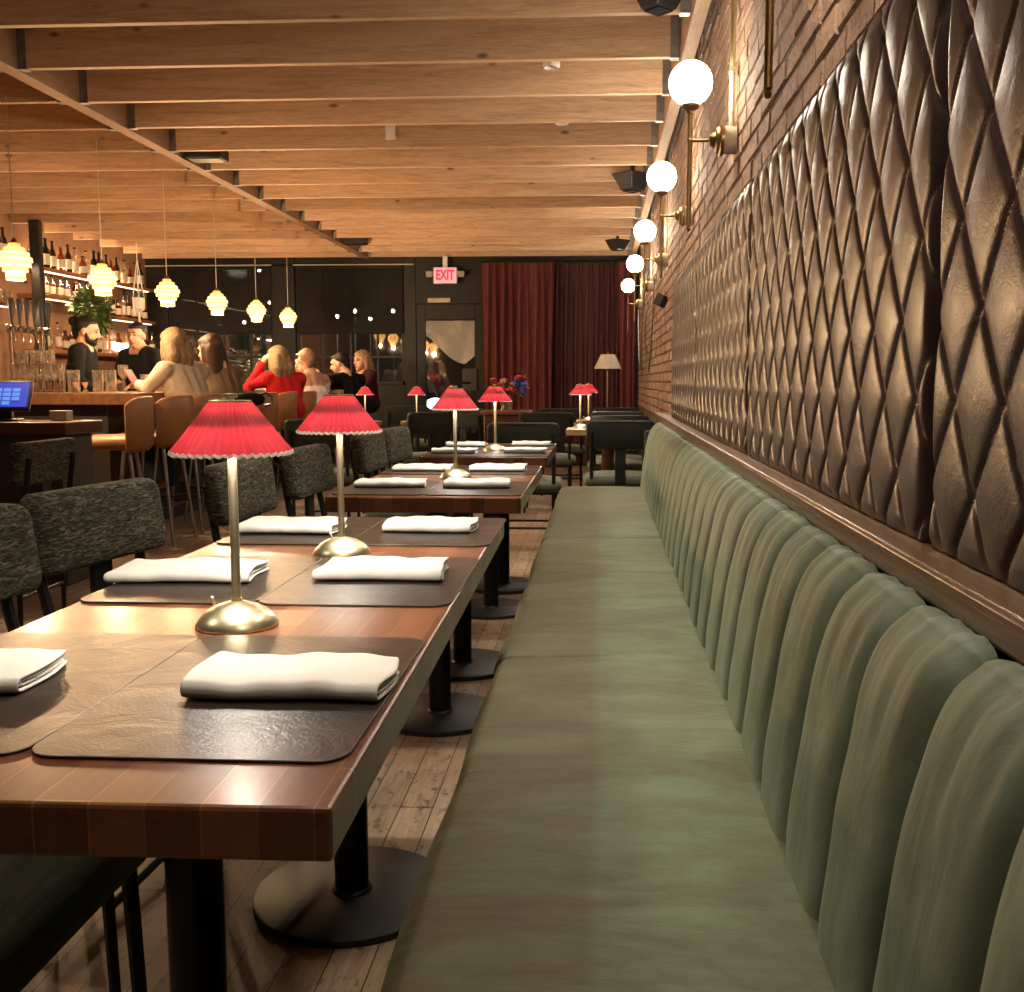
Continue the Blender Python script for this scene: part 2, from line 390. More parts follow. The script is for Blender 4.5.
# ------------------------------------------------------------------ the room
XL, XR, YB, YF, ZC = -6.0, .50, -3.0, 13.5, 2.94
struct(MB().box(XL-.1, XR+.1, YB-.1, YF+.1, -.1, 0).build('floor', M['floor'], smooth=False))
struct(MB().box(XL-.1, XR+.1, YB-.1, YF+.1, ZC, ZC+.06).build('ceiling', M['deck'], smooth=False))
wr = MB(); wr.box(XR+.010, XR+.2, YB, YF+.1, 0, ZC, 1)
rb = random.Random(77); row = 0; z = .80
while z < ZC-.02:
    y = -.9-(row % 2)*.11+rb.uniform(-.02,.02)
    while y < YF-.01:
        L_ = rb.uniform(.195,.222); y2 = min(y+L_, YF); h_ = .063+rb.uniform(-.004,.004); j = [rb.uniform(-.004,.004) for _ in range(8)]
        dx = rb.uniform(.001,.007); c = .005; j[4:] = [abs(q) for q in j[4:]]
        za, zb = z+j[0]*.6, z+h_+j[1]*.6
        base = [(XR+.012, y+.001, za), (XR+.012, y2-.001, za+j[2]*.5), (XR+.012, y2-.001, zb+j[3]*.5), (XR+.012, y+.001, zb)]
        top_ = [(XR+dx+j[4]*.5, y+c+abs(j[6]), za+c), (XR+dx+j[5]*.5, y2-c-abs(j[7]), za+c+j[2]*.5), (XR+dx+j[6]*.5, y2-c, zb-c+j[3]*.5), (XR+dx+j[7]*.5, y+c, zb-c)]
        wr.add(base+top_, [(4,7,6,5), (0,4,5,1), (1,5,6,2), (2,6,7,3), (3,7,4,0)], 0)
        y += L_+.010
    z += .0745; row += 1
struct(wr.build('wall_right', [M['brick'], M['mortar']], smooth=False))
struct(MB().box(XL-.2, XL, YB, YF+.1, 0, ZC).build('wall_left', M['plaster'], smooth=False))
struct(MB().box(XL, XR, YB-.2, YB, 0, ZC).build('wall_back', M['plaster'], smooth=False))
# far wall: painted frame with two window bays and a door bay
fw = MB()
fw.box(XL, -5.72, YF, YF+.16, 0, ZC); fw.box(-4.30, -4.0, YF-.03, YF+.16, 0, ZC); fw.box(-2.555, -2.40, YF, YF+.16, 0, ZC)
fw.box(-5.72, -4.30, YF, YF+.16, 0, 1.05); fw.box(-4.0, -2.555, YF, YF+.16, 0, 1.05)
fw.box(-5.72, -4.30, YF, YF+.16, 2.63, ZC); fw.box(-4.0, -2.555, YF, YF+.16, 2.63, ZC)
fw.box(-2.40, -1.50, YF, YF+.16, 2.10, ZC); fw.box(-1.50, XR, YF, YF+.16, 0, ZC)
struct(fw.build('wall_far', M['frame'], smooth=False, bevel=.006))
struct(MB().box(XL, -2.42, YF-.03, YF, 2.60, 2.616).build('trim_1', M['cream'], smooth=False))
def window(name, x0, x1, bars):
    w = MB(); t = .045
    w.box(x0, x0+t, YF+.03, YF+.10, 1.05, 2.63); w.box(x1-t, x1, YF+.03, YF+.10, 1.05, 2.63)
    w.box(x0, x1, YF+.03, YF+.10, 1.05, 1.10); w.box(x0, x1, YF+.03, YF+.10, 2.58, 2.63)
    w.box(x0, x1, YF+.035, YF+.09, 1.40, 1.435); w.box(x0, x1, YF+.035, YF+.09, 1.80, 1.835)
    for b in bars: w.box(b-.014, b+.014, YF+.04, YF+.085, 1.08, 2.6)
    o = struct(w.build(name, M['frame'], smooth=False, bevel=.004))
    MB().box(x0+.02, x1-.02, YF+.06, YF+.066, 1.07, 2.6).build('pane', M['pane'], o, smooth=False)
    return o
window('window_1', -5.72, -4.30, [-5.35, -4.99, -4.63])
window('window_2', -4.0, -2.555, [-3.65, -3.28, -2.92])
for x0, x1, lb in ((-5.70, -4.32, 'black roller shade half drawn over the window behind the bartenders'), (-3.98, -2.57, 'black roller shade half drawn over the window beside the glass door')):
    t = thing('roller_shade', lb, 'roller shade', ((x0+x1)/2, YF-.02, 1.73), 0, 'black roller shades')
    w = (x1-x0)/2
    MB().grid(lambda u, v: (-w+2*w*u, .004*math.sin(v*3), v*.83), 4, 6).build('shade_cloth', M['shade'], t, fix=False)
    MB().tube([(-w, 0, 0), (w, 0, 0)], .011, 8).build('hem_bar', M['frame'], t)
    MB().tube([(-w, 0, .845), (w, 0, .845)], .02, 10).build('roller_tube', M['frame'], t)
# the door
d = MB()
d.box(-2.40, -2.28, YF+.02, YF+.09, 0, 2.10); d.box(-1.62, -1.50, YF+.02, YF+.09, 0, 2.10)
d.box(-2.28, -1.62, YF+.02, YF+.09, 1.90, 2.10); d.box(-2.28, -1.62, YF+.02, YF+.09, 0, .42)
dr = struct(d.build('door_1', M['frame'], smooth=False, bevel=.005))
MB().box(-2.29, -1.61, YF+.05, YF+.056, .40, 1.92).build('pane', M['pane'], dr, smooth=False)
h = MB(); h.box(-1.79, -1.60, YF-.02, YF+.02, .98, 1.26); h.tube([(-1.70, YF-.02, 1.08), (-1.70, YF-.07, 1.08), (-1.82, YF-.07, 1.08)], .011, 8)
h.build('lock_box', M['black'], dr)
MB().box(-2.235, -1.935, YF-.05, YF+.0, 2.115, 2.175).build('door_closer', M['cream'], dr, bevel=.008)
# sheet of clear film hanging on the door glass
def filmf(u, v):
    x = -2.27+.64*u; top = 1.885
    low = 1.885-.20-.36*math.sin(min(1,u*1.25)*PI/2)**1.3 + (.10*(u-.8)/.2 if u > .8 else 0)
    z = top+(low-top)*v
    return (x, YF+.030-.022*math.sin(v*2.6)*(1+.6*math.sin(u*7))-.012*math.sin(u*11+v*3), z)
k = NT('film'); k.set(Color=(.62,.60,.55), Roughness=.28); tr = k.n('ShaderNodeBsdfTransparent'); mx = k.n('ShaderNodeMixShader'); mx.inputs[0].default_value = .45
k.l(k.b.outputs[0], mx.inputs[1]); k.l(tr.outputs[0], mx.inputs[2]); k.l(mx.outputs[0], k.out.inputs[0]); k.bump(k.noise(k.coord(), 5, 4, .6, 1), .6, .05)
tag(MB().grid(filmf, 26, 14).build('plastic_sheet', k.m, fix=False, angle=180), 'crumpled translucent sheet hanging inside the glass of the door', 'plastic sheet')

# ceiling timbers
GX0, GX1 = -3.09, -3.0
struct(MB().box(GX0, GX1, YB, YF, 2.69, ZC).build('ceiling_beam', M['girder'], smooth=False, bevel=.004))
struct(MB().box(.39, .455, YB, YF, 2.66, ZC).build('ceiling_beam', M['girder'], smooth=False, bevel=.004))
hang = None
for i in range(-4, 15):
    y = 4.715+.628*i + rnd.uniform(-.012,.012) if i < 14 else 13.41
    for x0, x1 in ((GX1, .39), (XL, GX0)):
        j = MB().box(x0-(x0+x1)/2+.003, x1-(x0+x1)/2-.003, 0, .044, 0, .236).build('ceiling_joist', M['joist'], smooth=False, bevel=.003, loc=((x0+x1)/2, y, 2.70+rnd.uniform(-.004,.004)))
        struct(j); hl = (x1-x0)/2
        hb = MB()
        for sx in ((-hl+.002, hl-.002) if x1 > 0 else (hl-.002,)):
            s0 = sx if sx < 0 else sx-.045
            hb.box(s0, s0+.045, -.003, 0, -.004, .2); hb.box(s0, s0+.045, .044, .047, -.004, .2); hb.box(s0, s0+.045, -.003, .047, -.006, -.001)
            for q in range(6): hb.ball((s0+.022, -.004, .02+.03*q), .005, 6, 4)
        hb.build('joist_hanger', M['zinc'], j, smooth=False)

# ------------------------------------------------------------------ things on the ceiling
def speaker(x, y, z, lb, rz, s=1.0):
    t = thing('ceiling_speaker', lb, 'speaker', (x, y, z), rz, 'speakers under the joists')
    MB().loft([[(-.13*s,-.11*s,.0), (.13*s,-.11*s,.0), (.13*s,.11*s,.0), (-.13*s,.11*s,.0)], [(-.07*s,-.06*s,-.13*s), (.07*s,-.06*s,-.13*s), (.07*s,.06*s,-.13*s), (-.07*s,.06*s,-.13*s)]], True, True).build('cabinet', M['blackbase'], t, bevel=.01)
    MB().box(-.012, .012, -.012, .012, 0, 2.94-z).build('bracket', M['black'], t)
    MB().box(-.055*s, .055*s, -.05*s, .05*s, -.137*s, -.13*s).build('grille', M['blackcloth'], t)
speaker(.235, 4.44, 2.72, 'black wedge speaker under the joists above the first lit sconce', .78, .8)
speaker(.25, 8.22, 2.70, 'black wedge speaker under the joists above the third globe sconce', .78)
speaker(.20, 11.9, 2.69, 'black wedge speaker under the joists nearest the far curtains', .78, .9)
for x, y, lb, sp in ((-2.86, 7.50, 'flat black box fixed beside the long girder mid ceiling', 1), (-2.87, 12.1, 'flat black box fixed beside the girder near the far wall', 1)):
    t = thing('ceiling_box', lb, 'box', (x, y, 2.72), 0, 'black boxes by the girder')
    MB().box(-.12, .15, -.09, .09, -.03, .07).build('case', M['blackbase'], t, bevel=.01)
    MB().box(-.10, .13, -.07, .07, -.036, -.03).build('cover', M['steel'], t)
def downlight(x, y, lb):
    t = thing('ceiling_spotlight', lb, 'spotlight', (x, y, 2.78), 0, 'white ceiling spotlights')
    MB().lathe([(.012,.16), (.014,.07), (.042,.06), (.046,-.02), (.040,-.03), (.034,-.012), (.001,-.01)], n=18).build('can', M['white'], t)
    MB().lathe([(.001,-.0105), (.033,-.0125), (.033,-.011), (.001,-.009)], n=16).build('lens', M['steel'], t)
downlight(-.262, 5.66, 'small white spotlight tucked between the joists closest to the camera')
downlight(-.25, 6.86, 'small white spotlight between the joists, second one along')
tag(MB().box(-.035, .035, -.012, .012, -.05, .05).build('sensor_box', M['white'], bevel=.006, loc=(-1.44, 7.215, 2.80)), 'small white sensor box screwed on a joist face', 'sensor')

# ------------------------------------------------------------------ quilted leather panels, ledge
PX = .455
def quilt(y0, y1, z0, z1, lb):
    q_ = .0042 if y0 < 2.9 else .0062
    nu = max(20, int((y1-y0)/q_)); nv = int((z1-z0)/(q_*1.25))
    r = random.Random(int(y0*100)+3); ph = r.uniform(0, 6)
    def fn(u, v):
        y = y0+(y1-y0)*u; z = z0+(z1-z0)*v
        wob = .012*math.sin(2.1*z+ph)*math.sin(1.3*y+ph)
        a = (y-1.508)/.153+(z-.967)/.218+wob; b = (y-1.508)/.153-(z-.967)/.218-wob
        sa, sb = abs(math.sin(PI*a)), abs(math.sin(PI*b))
        h = .0085*(1-math.exp(-8.5*sa))*(1-math.exp(-8.5*sb))+.0034*sa*sb
        e = min(y-y0, y1-y, .05)/.05; e2 = min(z1-z, .03)/.03; e3 = min(z-z0, .02)/.02
        h = h*(sm(min(1,e*1.6))**.5)*(.35+.65*sm(e2))*(.4+.6*sm(e3)) + .018*(sm(min(1,e*2.2))**.5)
        return (-h, y, z)
    m = MB().grid(fn, nu, nv)
    # edges folded back to the board
    n = nu+1
    o = thing('quilted_panel', lb, 'wall panel', (PX, 0, 0), 0, 'quilted leather wall panels')
    c = m.build('upholstery', M['panel'], o, angle=180, fix=False)
    MB().box(.001, XR-PX-.001, y0+.002, y1-.002, z0, z1-.001).build('backing_board', M['black'], o, smooth=False)
    return o
ys = [-.30, 1.37, 3.03, 4.66, 6.16]
names = ['brown diamond-quilted leather wall panel largest in view, beside the nearest bench channels', 'brown diamond-quilted leather wall panel, second from the large near one', 'brown diamond-quilted leather wall panel, third from the large near one', 'brown diamond-quilted leather wall panel at the brick end of the row']
for i in range(4): quilt(ys[i]+.006, ys[i+1]-.006, .886, 1.674, names[i])
le = MB().box(.383, XR, -.45, 7.15, .842, .884)
tag(le.build('wood_ledge', M['ledgewood'], bevel=.006), 'long worn wooden ledge between green bench back and quilted panels', 'ledge')
struct(MB().box(.425, XR, -.45, 7.1, 0, .842).build('trim_2', M['darkwood'], smooth=False))

# ------------------------------------------------------------------ banquette
bq = thing('banquette', 'long green velvet banquette bench along the brick wall', 'banquette', (0, 0, 0))
BY1 = 6.32
cuts = [-.6, .62, 2.36, 4.22, BY1]
for a, b in zip(cuts[:-1], cuts[1:]):
    def prof(y, e):
        x0, x1, zt, zb, r = -.243+e*.006, .285, .452-e*.006, .30, .045
        p = [(x1, y, zb), (x0, y, zb)]
        for q in range(7):
            t = PI-PI/2*q/6; p.append((x0+r+r*math.cos(t), y, zt-r+r*math.sin(t)))
        for q in range(1, 9): p.append((x0+r+(x1-x0-r)*q/8, y, zt+.006*math.sin(q/8*PI)))
        return p
    n = max(6, int((b-a)/.06))
    rings = [prof(a+.002, 1)]+[prof(a+.012+(b-a-.024)*q/n, 0) for q in range(n+1)]+[prof(b-.002, 1)]
    # soft dents
    r2 = random.Random(int(a*10)+50)
    ph = [r2.uniform(0, 6) for _ in range(3)]
    rings = [[(x+.003*math.sin(y*9+ph[0]), y, z+(.0035*math.sin(5*y+ph[1]+6*x)+.0025*math.sin(11*y-9*x+ph[2]) if z > .40 else 0)) for x, y, z in r] for r in rings]
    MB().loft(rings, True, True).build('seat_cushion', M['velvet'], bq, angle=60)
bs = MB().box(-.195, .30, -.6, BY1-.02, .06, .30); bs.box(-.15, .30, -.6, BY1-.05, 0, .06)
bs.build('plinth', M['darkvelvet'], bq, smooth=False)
path = [(.330,.36), (.262,.40), (.256,.47), (.262,.55), (.272,.63), (.284,.70), (.297,.76), (.312,.805), (.330,.838), (.352,.858), (.360,.864), (.366,.85), (.366,.80), (.37,.5), (.37,.36)]
pitch = .2136; y = 1.178-8*pitch; ci = 0
NP = []
def cat(p0, p1, p2, p3, t): return tuple(.5*((2*p1[k])+(p2[k]-p0[k])*t+(2*p0[k]-5*p1[k]+4*p2[k]-p3[k])*t*t+(3*p1[k]-p0[k]-3*p2[k]+p3[k])*t**3) for k in (0,1))
path = [(x+.026-.014*sm((x-.25)/.11), .36+(z-.36)*.94) for x, z in path]
for i in range(len(path)-1):
    ns = 4 if 5 <= i <= 11 else 3
    for q in range(ns): NP.append(cat(path[max(0,i-1)], path[i], path[i+1], path[min(len(path)-1,i+2)], q/ns))
KF, KD = 33, 10
while y < BY1-.05:
    w = min(pitch, BY1-y); rr = random.Random(ci*7+1); p1, p2 = rr.uniform(0,6), rr.uniform(0,6); k1 = rr.uniform(.8,1.25); ci += 1
    rings = []
    nq = 18
    for q in range(nq+1):
        u = q/nq; s = 2*u-1; bul = max(0, 1-abs(s)**6.5)**.62; tap = 1-abs(s)**8
        ring = []
        for i, (x, z) in enumerate(NP):
            front = 1 if i < KF else max(0, 1-(i-KF)/KD)
            top = sm((z-.68)/.1)
            (ax, az), (bx_, bz_) = NP[max(0,i-1)], NP[min(len(NP)-1,i+1)]
            tl = math.hypot(bx_-ax, bz_-az) or 1; nx, nz = -(bz_-az)/tl, (bx_-ax)/tl
            amt = .038*bul-.013
            wr = top*(.0022*math.sin(u*19+p1+(x-.3)*18)+.0018*math.sin(u*37+p2-(x-.3)*25))+(1-top)*.0010*math.sin(z*38*k1+u*5+p1)*bul
            d_ = (amt+wr*tap)*front
            ring.append((x+nx*d_, y+w*u+.0025*math.sin(z*9+p2)*(1-abs(s))*top, z+nz*d_*.8))
        rings.append(ring)
    MB().loft(rings, True, False).build('back_channel', M['velvet2'], bq, angle=75)
    y += pitch
MB().box(.28, .41, BY1, BY1+.03, .06, .80).build('end_panel', M['darkvelvet'], bq, bevel=.012)

# ------------------------------------------------------------------ dining tables, mats, napkins, lamps
def table(name_lb, x0, x1, y0, y1, peds, ztop=.755, th=.047, mat=None):
    cx, cy = (x0+x1)/2, (y0+y1)/2
    t = thing('dining_table', name_lb, 'dining table', (cx, cy, 0), 0, 'wooden dining tables')
    MB().box(x0-cx, x1-cx, y0-cy, y1-cy, ztop-th, ztop).build('tabletop', mat or M['table'], t, smooth=False, bevel=.004, seg=2)
    for px, py in peds:
        MB().lathe([(.043,.0186), (.042,.022), (.0365,.026), (.036,.04), (.036,ztop-th-.012), (.10,ztop-th-.010), (.10,ztop-th)], (px-cx, py-cy, 0), 28).build('pedestal', M['black'], t)
        MB().lathe([(.205,0), (.207,.002), (.207,.015), (.203,.018), (.001,.0185)], (px-cx, py-cy, 0), 48).build('base_plate', M['blackbase'], t)
    return t
TB = [(-.82, -.226, .785, 2.56, [(-.525, 1.24), (-.517, 2.068)], 'longest reddish butcher-block table in front, holding two lit lamps'),
      (-.82, -.229, 3.015, 4.18, [(-.517, 3.265), (-.522, 3.862)], 'second butcher-block table along the bench, one lamp between four napkins'),
      (-.82, -.233, 4.65, 5.70, [(-.514, 4.844), (-.509, 5.413)], 'third butcher-block table along the bench, farthest from the camera')]
for a in TB: tb_ = table(a[5], *a[:5]); tb_.rotation_euler.z = .0125 if a is TB[0] else 0
ZT = .755
matg = 'brown leather placemats'
def placemat(x0, x1, y0, y1, lb, lift=0):
    o = tag(MB().prism(rrect(x0, x1, y0, y1, .03), 0, .0028).build('placemat', M['mat'], bevel=.0008, loc=(0, 0, ZT+.0005+lift)), lb, 'placemat', matg)
R0, R1, L0, L1 = -.531, -.2275, -.818, -.5315
for y0, y1, w in ((.882, 1.335, 'first row from the camera'), (1.53, 1.962, 'between the two near lamps'), (2.108, 2.545, 'behind the second near lamp')):
    placemat(R0, R1, y0, y1, 'brown leather placemat of the front table, bench side, '+w); placemat(L0, L1, y0, y1, 'brown leather placemat of the front table, chair side, '+w)
for y0, y1, w in ((3.06, 3.50, 'in front of the lamp on the second table'), (3.76, 4.165, 'behind the lamp on the second table'), (4.68, 5.02, 'in front of the lamp on the third table'), (5.17, 5.60, 'behind the lamp on the third table')):
    placemat(R0, R1-.003, y0, y1, 'brown leather placemat on the bench side '+w); placemat(L0, L1, y0, y1, 'brown leather placemat on the chair side '+w)

def napkin(cx, y0, L, D, rz, lb, seed):
    r = random.Random(seed); p = [r.uniform(0, 6) for _ in range(5)]
    m = MB(); nx = 22
    def strip(poly, ins):
        def fn(u, v):
            i = v*(len(poly)-1); k = min(int(i), len(poly)-2); f = i-k
            yy = poly[k][0]+(poly[k+1][0]-poly[k][0])*f; zz = poly[k][1]+(poly[k+1][1]-poly[k][1])*f
            x = (u-.5)*(L-ins*2)+.004*math.sin(yy*40+p[0])*(u-.5)*2
            up = zz/.020
            yy += .003*math.sin(u*6+p[1])+.004*(u-.5)*math.sin(p[4])
            zz += up*(.0016*math.sin(u*9+p[2])+.0014*math.sin(yy*55+p[3])+.0012*math.sin(u*23+yy*30))
            return (x, yy, zz)
        m.grid(fn, nx, len(poly)-1)
    D *= .76; h = D/2
    def cpoly(zb, zt, f, b):
        P_ = [(b-(b+f)*q/6, zb) for q in range(7)]
        c = (zb+zt)/2; rad = (zt-zb)/2
        P_ += [(-f-rad*math.sin(PI*q/6), c-rad*math.cos(PI*q/6)) for q in range(1, 6)]
        P_ += [(-f+(b+f)*q/6, zt) for q in range(7)]
        return P_
    strip(cpoly(.0030, .0190, h-.010, h), 0)
    strip(cpoly(.0085, .0137, h-.016, h-.006), .002)
    o = m.build('folded_napkin', M['napkin'], angle=180, fix=False, solid=.0044, loc=(cx, y0+h, ZT+.0036), rz=rz)
    sb = o.modifiers.new('Sub', 'SUBSURF'); sb.levels = 1; sb.render_levels = 1
    tag(o, lb, 'napkin', 'folded white napkins')
N = [(-.340, 1.045, .222, .165, .0, 'folded white napkin largest in view, on the bench side of the front table'),
     (-.745, 1.04, .225, .18, .10, 'folded white napkin cut by the picture edge, chair side of the front table'),
     (-.378, 1.705, .218, .185, .02, 'folded white napkin on the bench side between the two lamps of the front table'),
     (-.715, 1.67, .240, .19, .05, 'folded white napkin on the chair side behind the tall first lamp'),
     (-.386, 2.27, .210, .20, -.02, 'folded white napkin on the bench side of the front table, behind its second lamp'),
     (-.700, 2.23, .225, .20, .0, 'folded white napkin on the chair side of the front table, behind its second lamp'),
     (-.392, 3.24, .212, .18, .04, 'folded white napkin at bench side front of the second table, by lamp base'),
     (-.676, 3.25, .225, .18, .05, 'folded white napkin at chair side front of the second table'),
     (-.382, 3.86, .215, .19, -.04, 'folded white napkin at bench side back of the second table'),
     (-.672, 3.85, .225, .19, .0, 'folded white napkin at chair side back of the second table'),
     (-.350, 4.84, .205, .17, .0, 'folded white napkin at bench side front of the third table'),
     (-.688, 4.80, .215, .17, .06, 'folded white napkin at chair side front of the third table'),
     (-.358, 5.40, .205, .17, .0, 'folded white napkin at bench side back of the third table'),
     (-.700, 5.33, .205, .17, .05, 'folded white napkin at chair side back of the third table')]
for i, a in enumerate(N): napkin(*a, seed=i+3)

def make_lamp(loc, lb):
    t = thing('table_lamp', lb, 'table lamp', loc, 0, 'red pleated table lamps')
    MB().lathe([(.0555,0), (.0575,.002), (.057,.005), (.052,.013), (.043,.022), (.031,.029), (.017,.0335), (.0075,.036), (.0075,.04)], n=48).build('lamp_base', M['brass'], t, angle=60)
    MB().lathe([(.0064,.036), (.0064,.262), (.004,.266)], n=20).build('stem', M['brass'], t)
    sk = MB(); sk.tube([(-.036,.012,.027), (-.040,.013,.034)], .0028, 8); sk.ball((-.041,.0135,.036), .0038, 8, 6); sk.build('switch', M['brass'], t)
    n = 168
    def ring(r, z, amp):
        out = []
        for q in range(n):
            tri = abs(((q*42/n) % 1)*2-1)*2-1
            rr = r*(1+amp*tri); out.append((rr*math.cos(2*PI*q/n), rr*math.sin(2*PI*q/n), z+(.0016*tri if z < .249 else 0)))
        return out
    MB().loft([ring(.081+(.029-.081)*q/5, .248+(.316-.248)*q/5, .022) for q in range(6)], True, False).build('lamp_shade', M['pleat'], t, fix=False, angle=20)
    MB().loft([ring(.0814,.2482,.022), ring(.0826,.2438,.024), ring(.0800,.2438,.024), ring(.0792,.2482,.022), ring(.0814,.2482,.022)], True, False).build('shade_trim', M['lining'], t, angle=20)
    cp = MB().lathe([(.029,.3155), (.029,.3185), (.019,.3185), (.019,.3165)], n=24); cp.tube([(-.028,0,.317), (.028,0,.317)], .0018, 6); cp.tube([(0,-.028,.317), (0,.028,.317)], .0018, 6)
    cp.lathe([(.0035,.30), (.0035,.321), (.010,.322), (.010,.327), (.001,.328)], n=16); cp.build('finial', M['brass'], t)
    MB().lathe([(.009,.288), (.022,.290), (.022,.294), (.009,.296)], n=20).build('led_disc', M['bulb'], t)
    return t
LP = [(-.510, 1.400, 'red pleated brass lamp largest in view, first on the front table'), (-.512, 2.005, 'red pleated brass lamp, second one on the front table'),
      (-.508, 3.62, 'red pleated brass lamp on the second table, amid four napkins'), (-.510, 5.055, 'red pleated brass lamp on the third table'),]
lamp0 = make_lamp((LP[0][0], LP[0][1], ZT), LP[0][2])
ALL = [(a[0], a[1], ZT, a[2]) for a in LP]
ALL += [(-2.20, 9.6, .725, 'small red lamp in front of the man in black at the bar'), (-1.71, 9.6, .725, 'small red lamp standing on a little round table below the windows'),
        (-1.58, 11.0, .725, 'small red lamp far off in front of the glass door'), (-.135, 7.55, ZT, 'small red lamp on the pale two-seat table end, front one of the pair'), (-.09, 8.98, ZT, 'small red lamp half hidden behind its twin beyond the bench end')]
for x, y, z, lb in ALL[1:]: dup(lamp0, (x, y, z), rnd.uniform(-.5,.5), lb)

# ------------------------------------------------------------------ dining chairs
def cushion(m, w, d, h, r, z0, crown=.012, nu=10, nv=10, m_=0):
    """rounded cushion, w along x, d along y"""
    rings = []
    for e, z in ((.10, 0), (.02, .012), (0, h*.35), (0, h-.03), (.05, h-.010), (.16, h), (.5, h+crown), (.92, h+crown*1.3)):
        s = 1-e
        rr = max(.004, r*min(1, s+.2)) if e < .3 else r*s
        rings.append([(x, y, z0+z) for x, y in rrect(-w/2*s, w/2*s, -d/2*s, d/2*s, min(rr, w/2*s*.98, d/2*s*.98), 5)])
    m.loft(rings, True, True, m_)
def make_chair(lb, seatm, backm, loc, rz, cat='chair', W=.43, group=None, backw=None):
    t = thing('dining_chair', lb, cat, loc, rz, group)
    bw = backw or W-.02
    m = MB(); cushion(m, W, .42, .075, .05, .40); m.build('seat', seatm, t, angle=60)
    # back panel: rounded slab tilted back, gently curved in plan
    rings = []
    poly = rrect(-bw/2, bw/2, .655, .842, .035, 6)
    P2 = []
    for a, b in zip(poly, poly[1:]+poly[:1]):
        n = max(1, int(math.hypot(b[0]-a[0], b[1]-a[1])/.05))
        P2 += [(a[0]+(b[0]-a[0])*q/n, a[1]+(b[1]-a[1])*q/n) for q in range(n)]
    for off, s in ((-.030, .90), (-.028, .965), (-.018, 1.0), (.012, 1.0), (.026, .965), (.032, .88), (.036, .5), (.037, .02)):
        ring = []
        for x, z in P2:
            xx, zz = x*s, .7485+(z-.7485)*s
            ring.append((xx, -.205-(zz-.655)*.14+off+.10*xx*xx, zz))
        rings.append(ring)
    MB().loft(rings, True, True).build('backrest', backm, t, angle=60)
    for sx in (-1, 1):
        MB().tube([(sx*.185,.17,.40), (sx*.19,.185,0)], [.0125,.010], 8).build('leg', M['black'], t)
        MB().tube([(sx*.188,-.175,.02-.02), (sx*.188,-.185,.42), (sx*.19,-.232,.62), (sx*.19,-.256,.775)], [.0105,.013,.013,.012], 8).build('leg', M['black'], t)
    MB().box(-.035,.035,-.225,-.205,.42,.70).build('back_support', M['black'], t, bevel=.005)
    MB().box(-.20,.20,-.19,.18,.385,.402).build('seat_frame', M['black'], t, bevel=.003)
    for q in (-.178, .178): MB().tube([(-.187,q,.17), (.187,q,.17)], .008, 8).build('stretcher', M['black'], t)
    return t
R90 = -PI/2
WCH = .50
gch = 'chenille chairs along the dining tables'
c0 = make_chair('green-seated chair tucked under the front table, only its seat showing low by the front edge', M['seatvelvet'], M['chenille'], (-.856, 1.215, 0), R90, W=WCH, group=gch)
c1 = make_chair('dark chenille chair cut by the picture edge beside the front table', M['seatvelvet'], M['chenille'], (-1.03, 1.875, 0), R90-.05, W=WCH, group=gch)
dup(c1, (-1.03, 2.43, 0), R90-.17, 'dark chenille chair with whole back showing, beside the front table lamp')
dup(c1, (-.95, 3.28, 0), R90-.02, 'dark chenille chair partly hidden by the tall first lamp shade')
dup(c1, (-.93, 3.98, 0), R90-.04, 'dark chenille chair right behind the second lamp shade')
dup(c1, (-.925, 5.05, 0), R90-.03, 'dark chenille chair at the third table, nearer of the two')
dup(c1, (-.915, 5.64, 0), R90-.08, 'dark chenille chair at the third table, farther of the two')
dup(c1, (-2.66, 4.38, 0), PI/2+.02, 'chenille chair turned to the side table, seen from behind under the bar station')
gd = 'dark green velvet chairs beyond the bench'
d0 = make_chair('dark green chair right past the bench end, back turned to camera', M['seatvelvet'], M['darkvelvet'], (.135, 6.98, 0), .04, W=.47, group=gd)
for x, y, rz, lb in ((-.47, 6.62, .0, 'dark green chair back closing the view behind the third table'), (.15, 8.03, .03, 'dark green chair, second back in the row past the bench end'),
                     (.16, 8.60, PI, 'dark green chair facing this way, third back in the row past the bench end'), (-.43, 8.70, 0, 'dark green chair behind the third table, second back of that row'),
                     (-.36, 9.98, .02, 'dark green chair behind the third table, third back of that row'), (.17, 10.3, 0, 'dark green chair, last back in the row past the bench end'),
                     (-1.90, 7.05, .05, 'dark green chair back between the first two lamp shades'), (-1.52, 8.75, .6, 'dark green chair with pale seat by the little round lamp table'),
                     (-2.05, 10.9, .2, 'dark green chair standing beneath the windows behind the round lamp table'), (-1.20, 9.90, -.4, 'dark green chair in front of the glass door')):
    dup(d0, (x, y, 0), rz, lb)

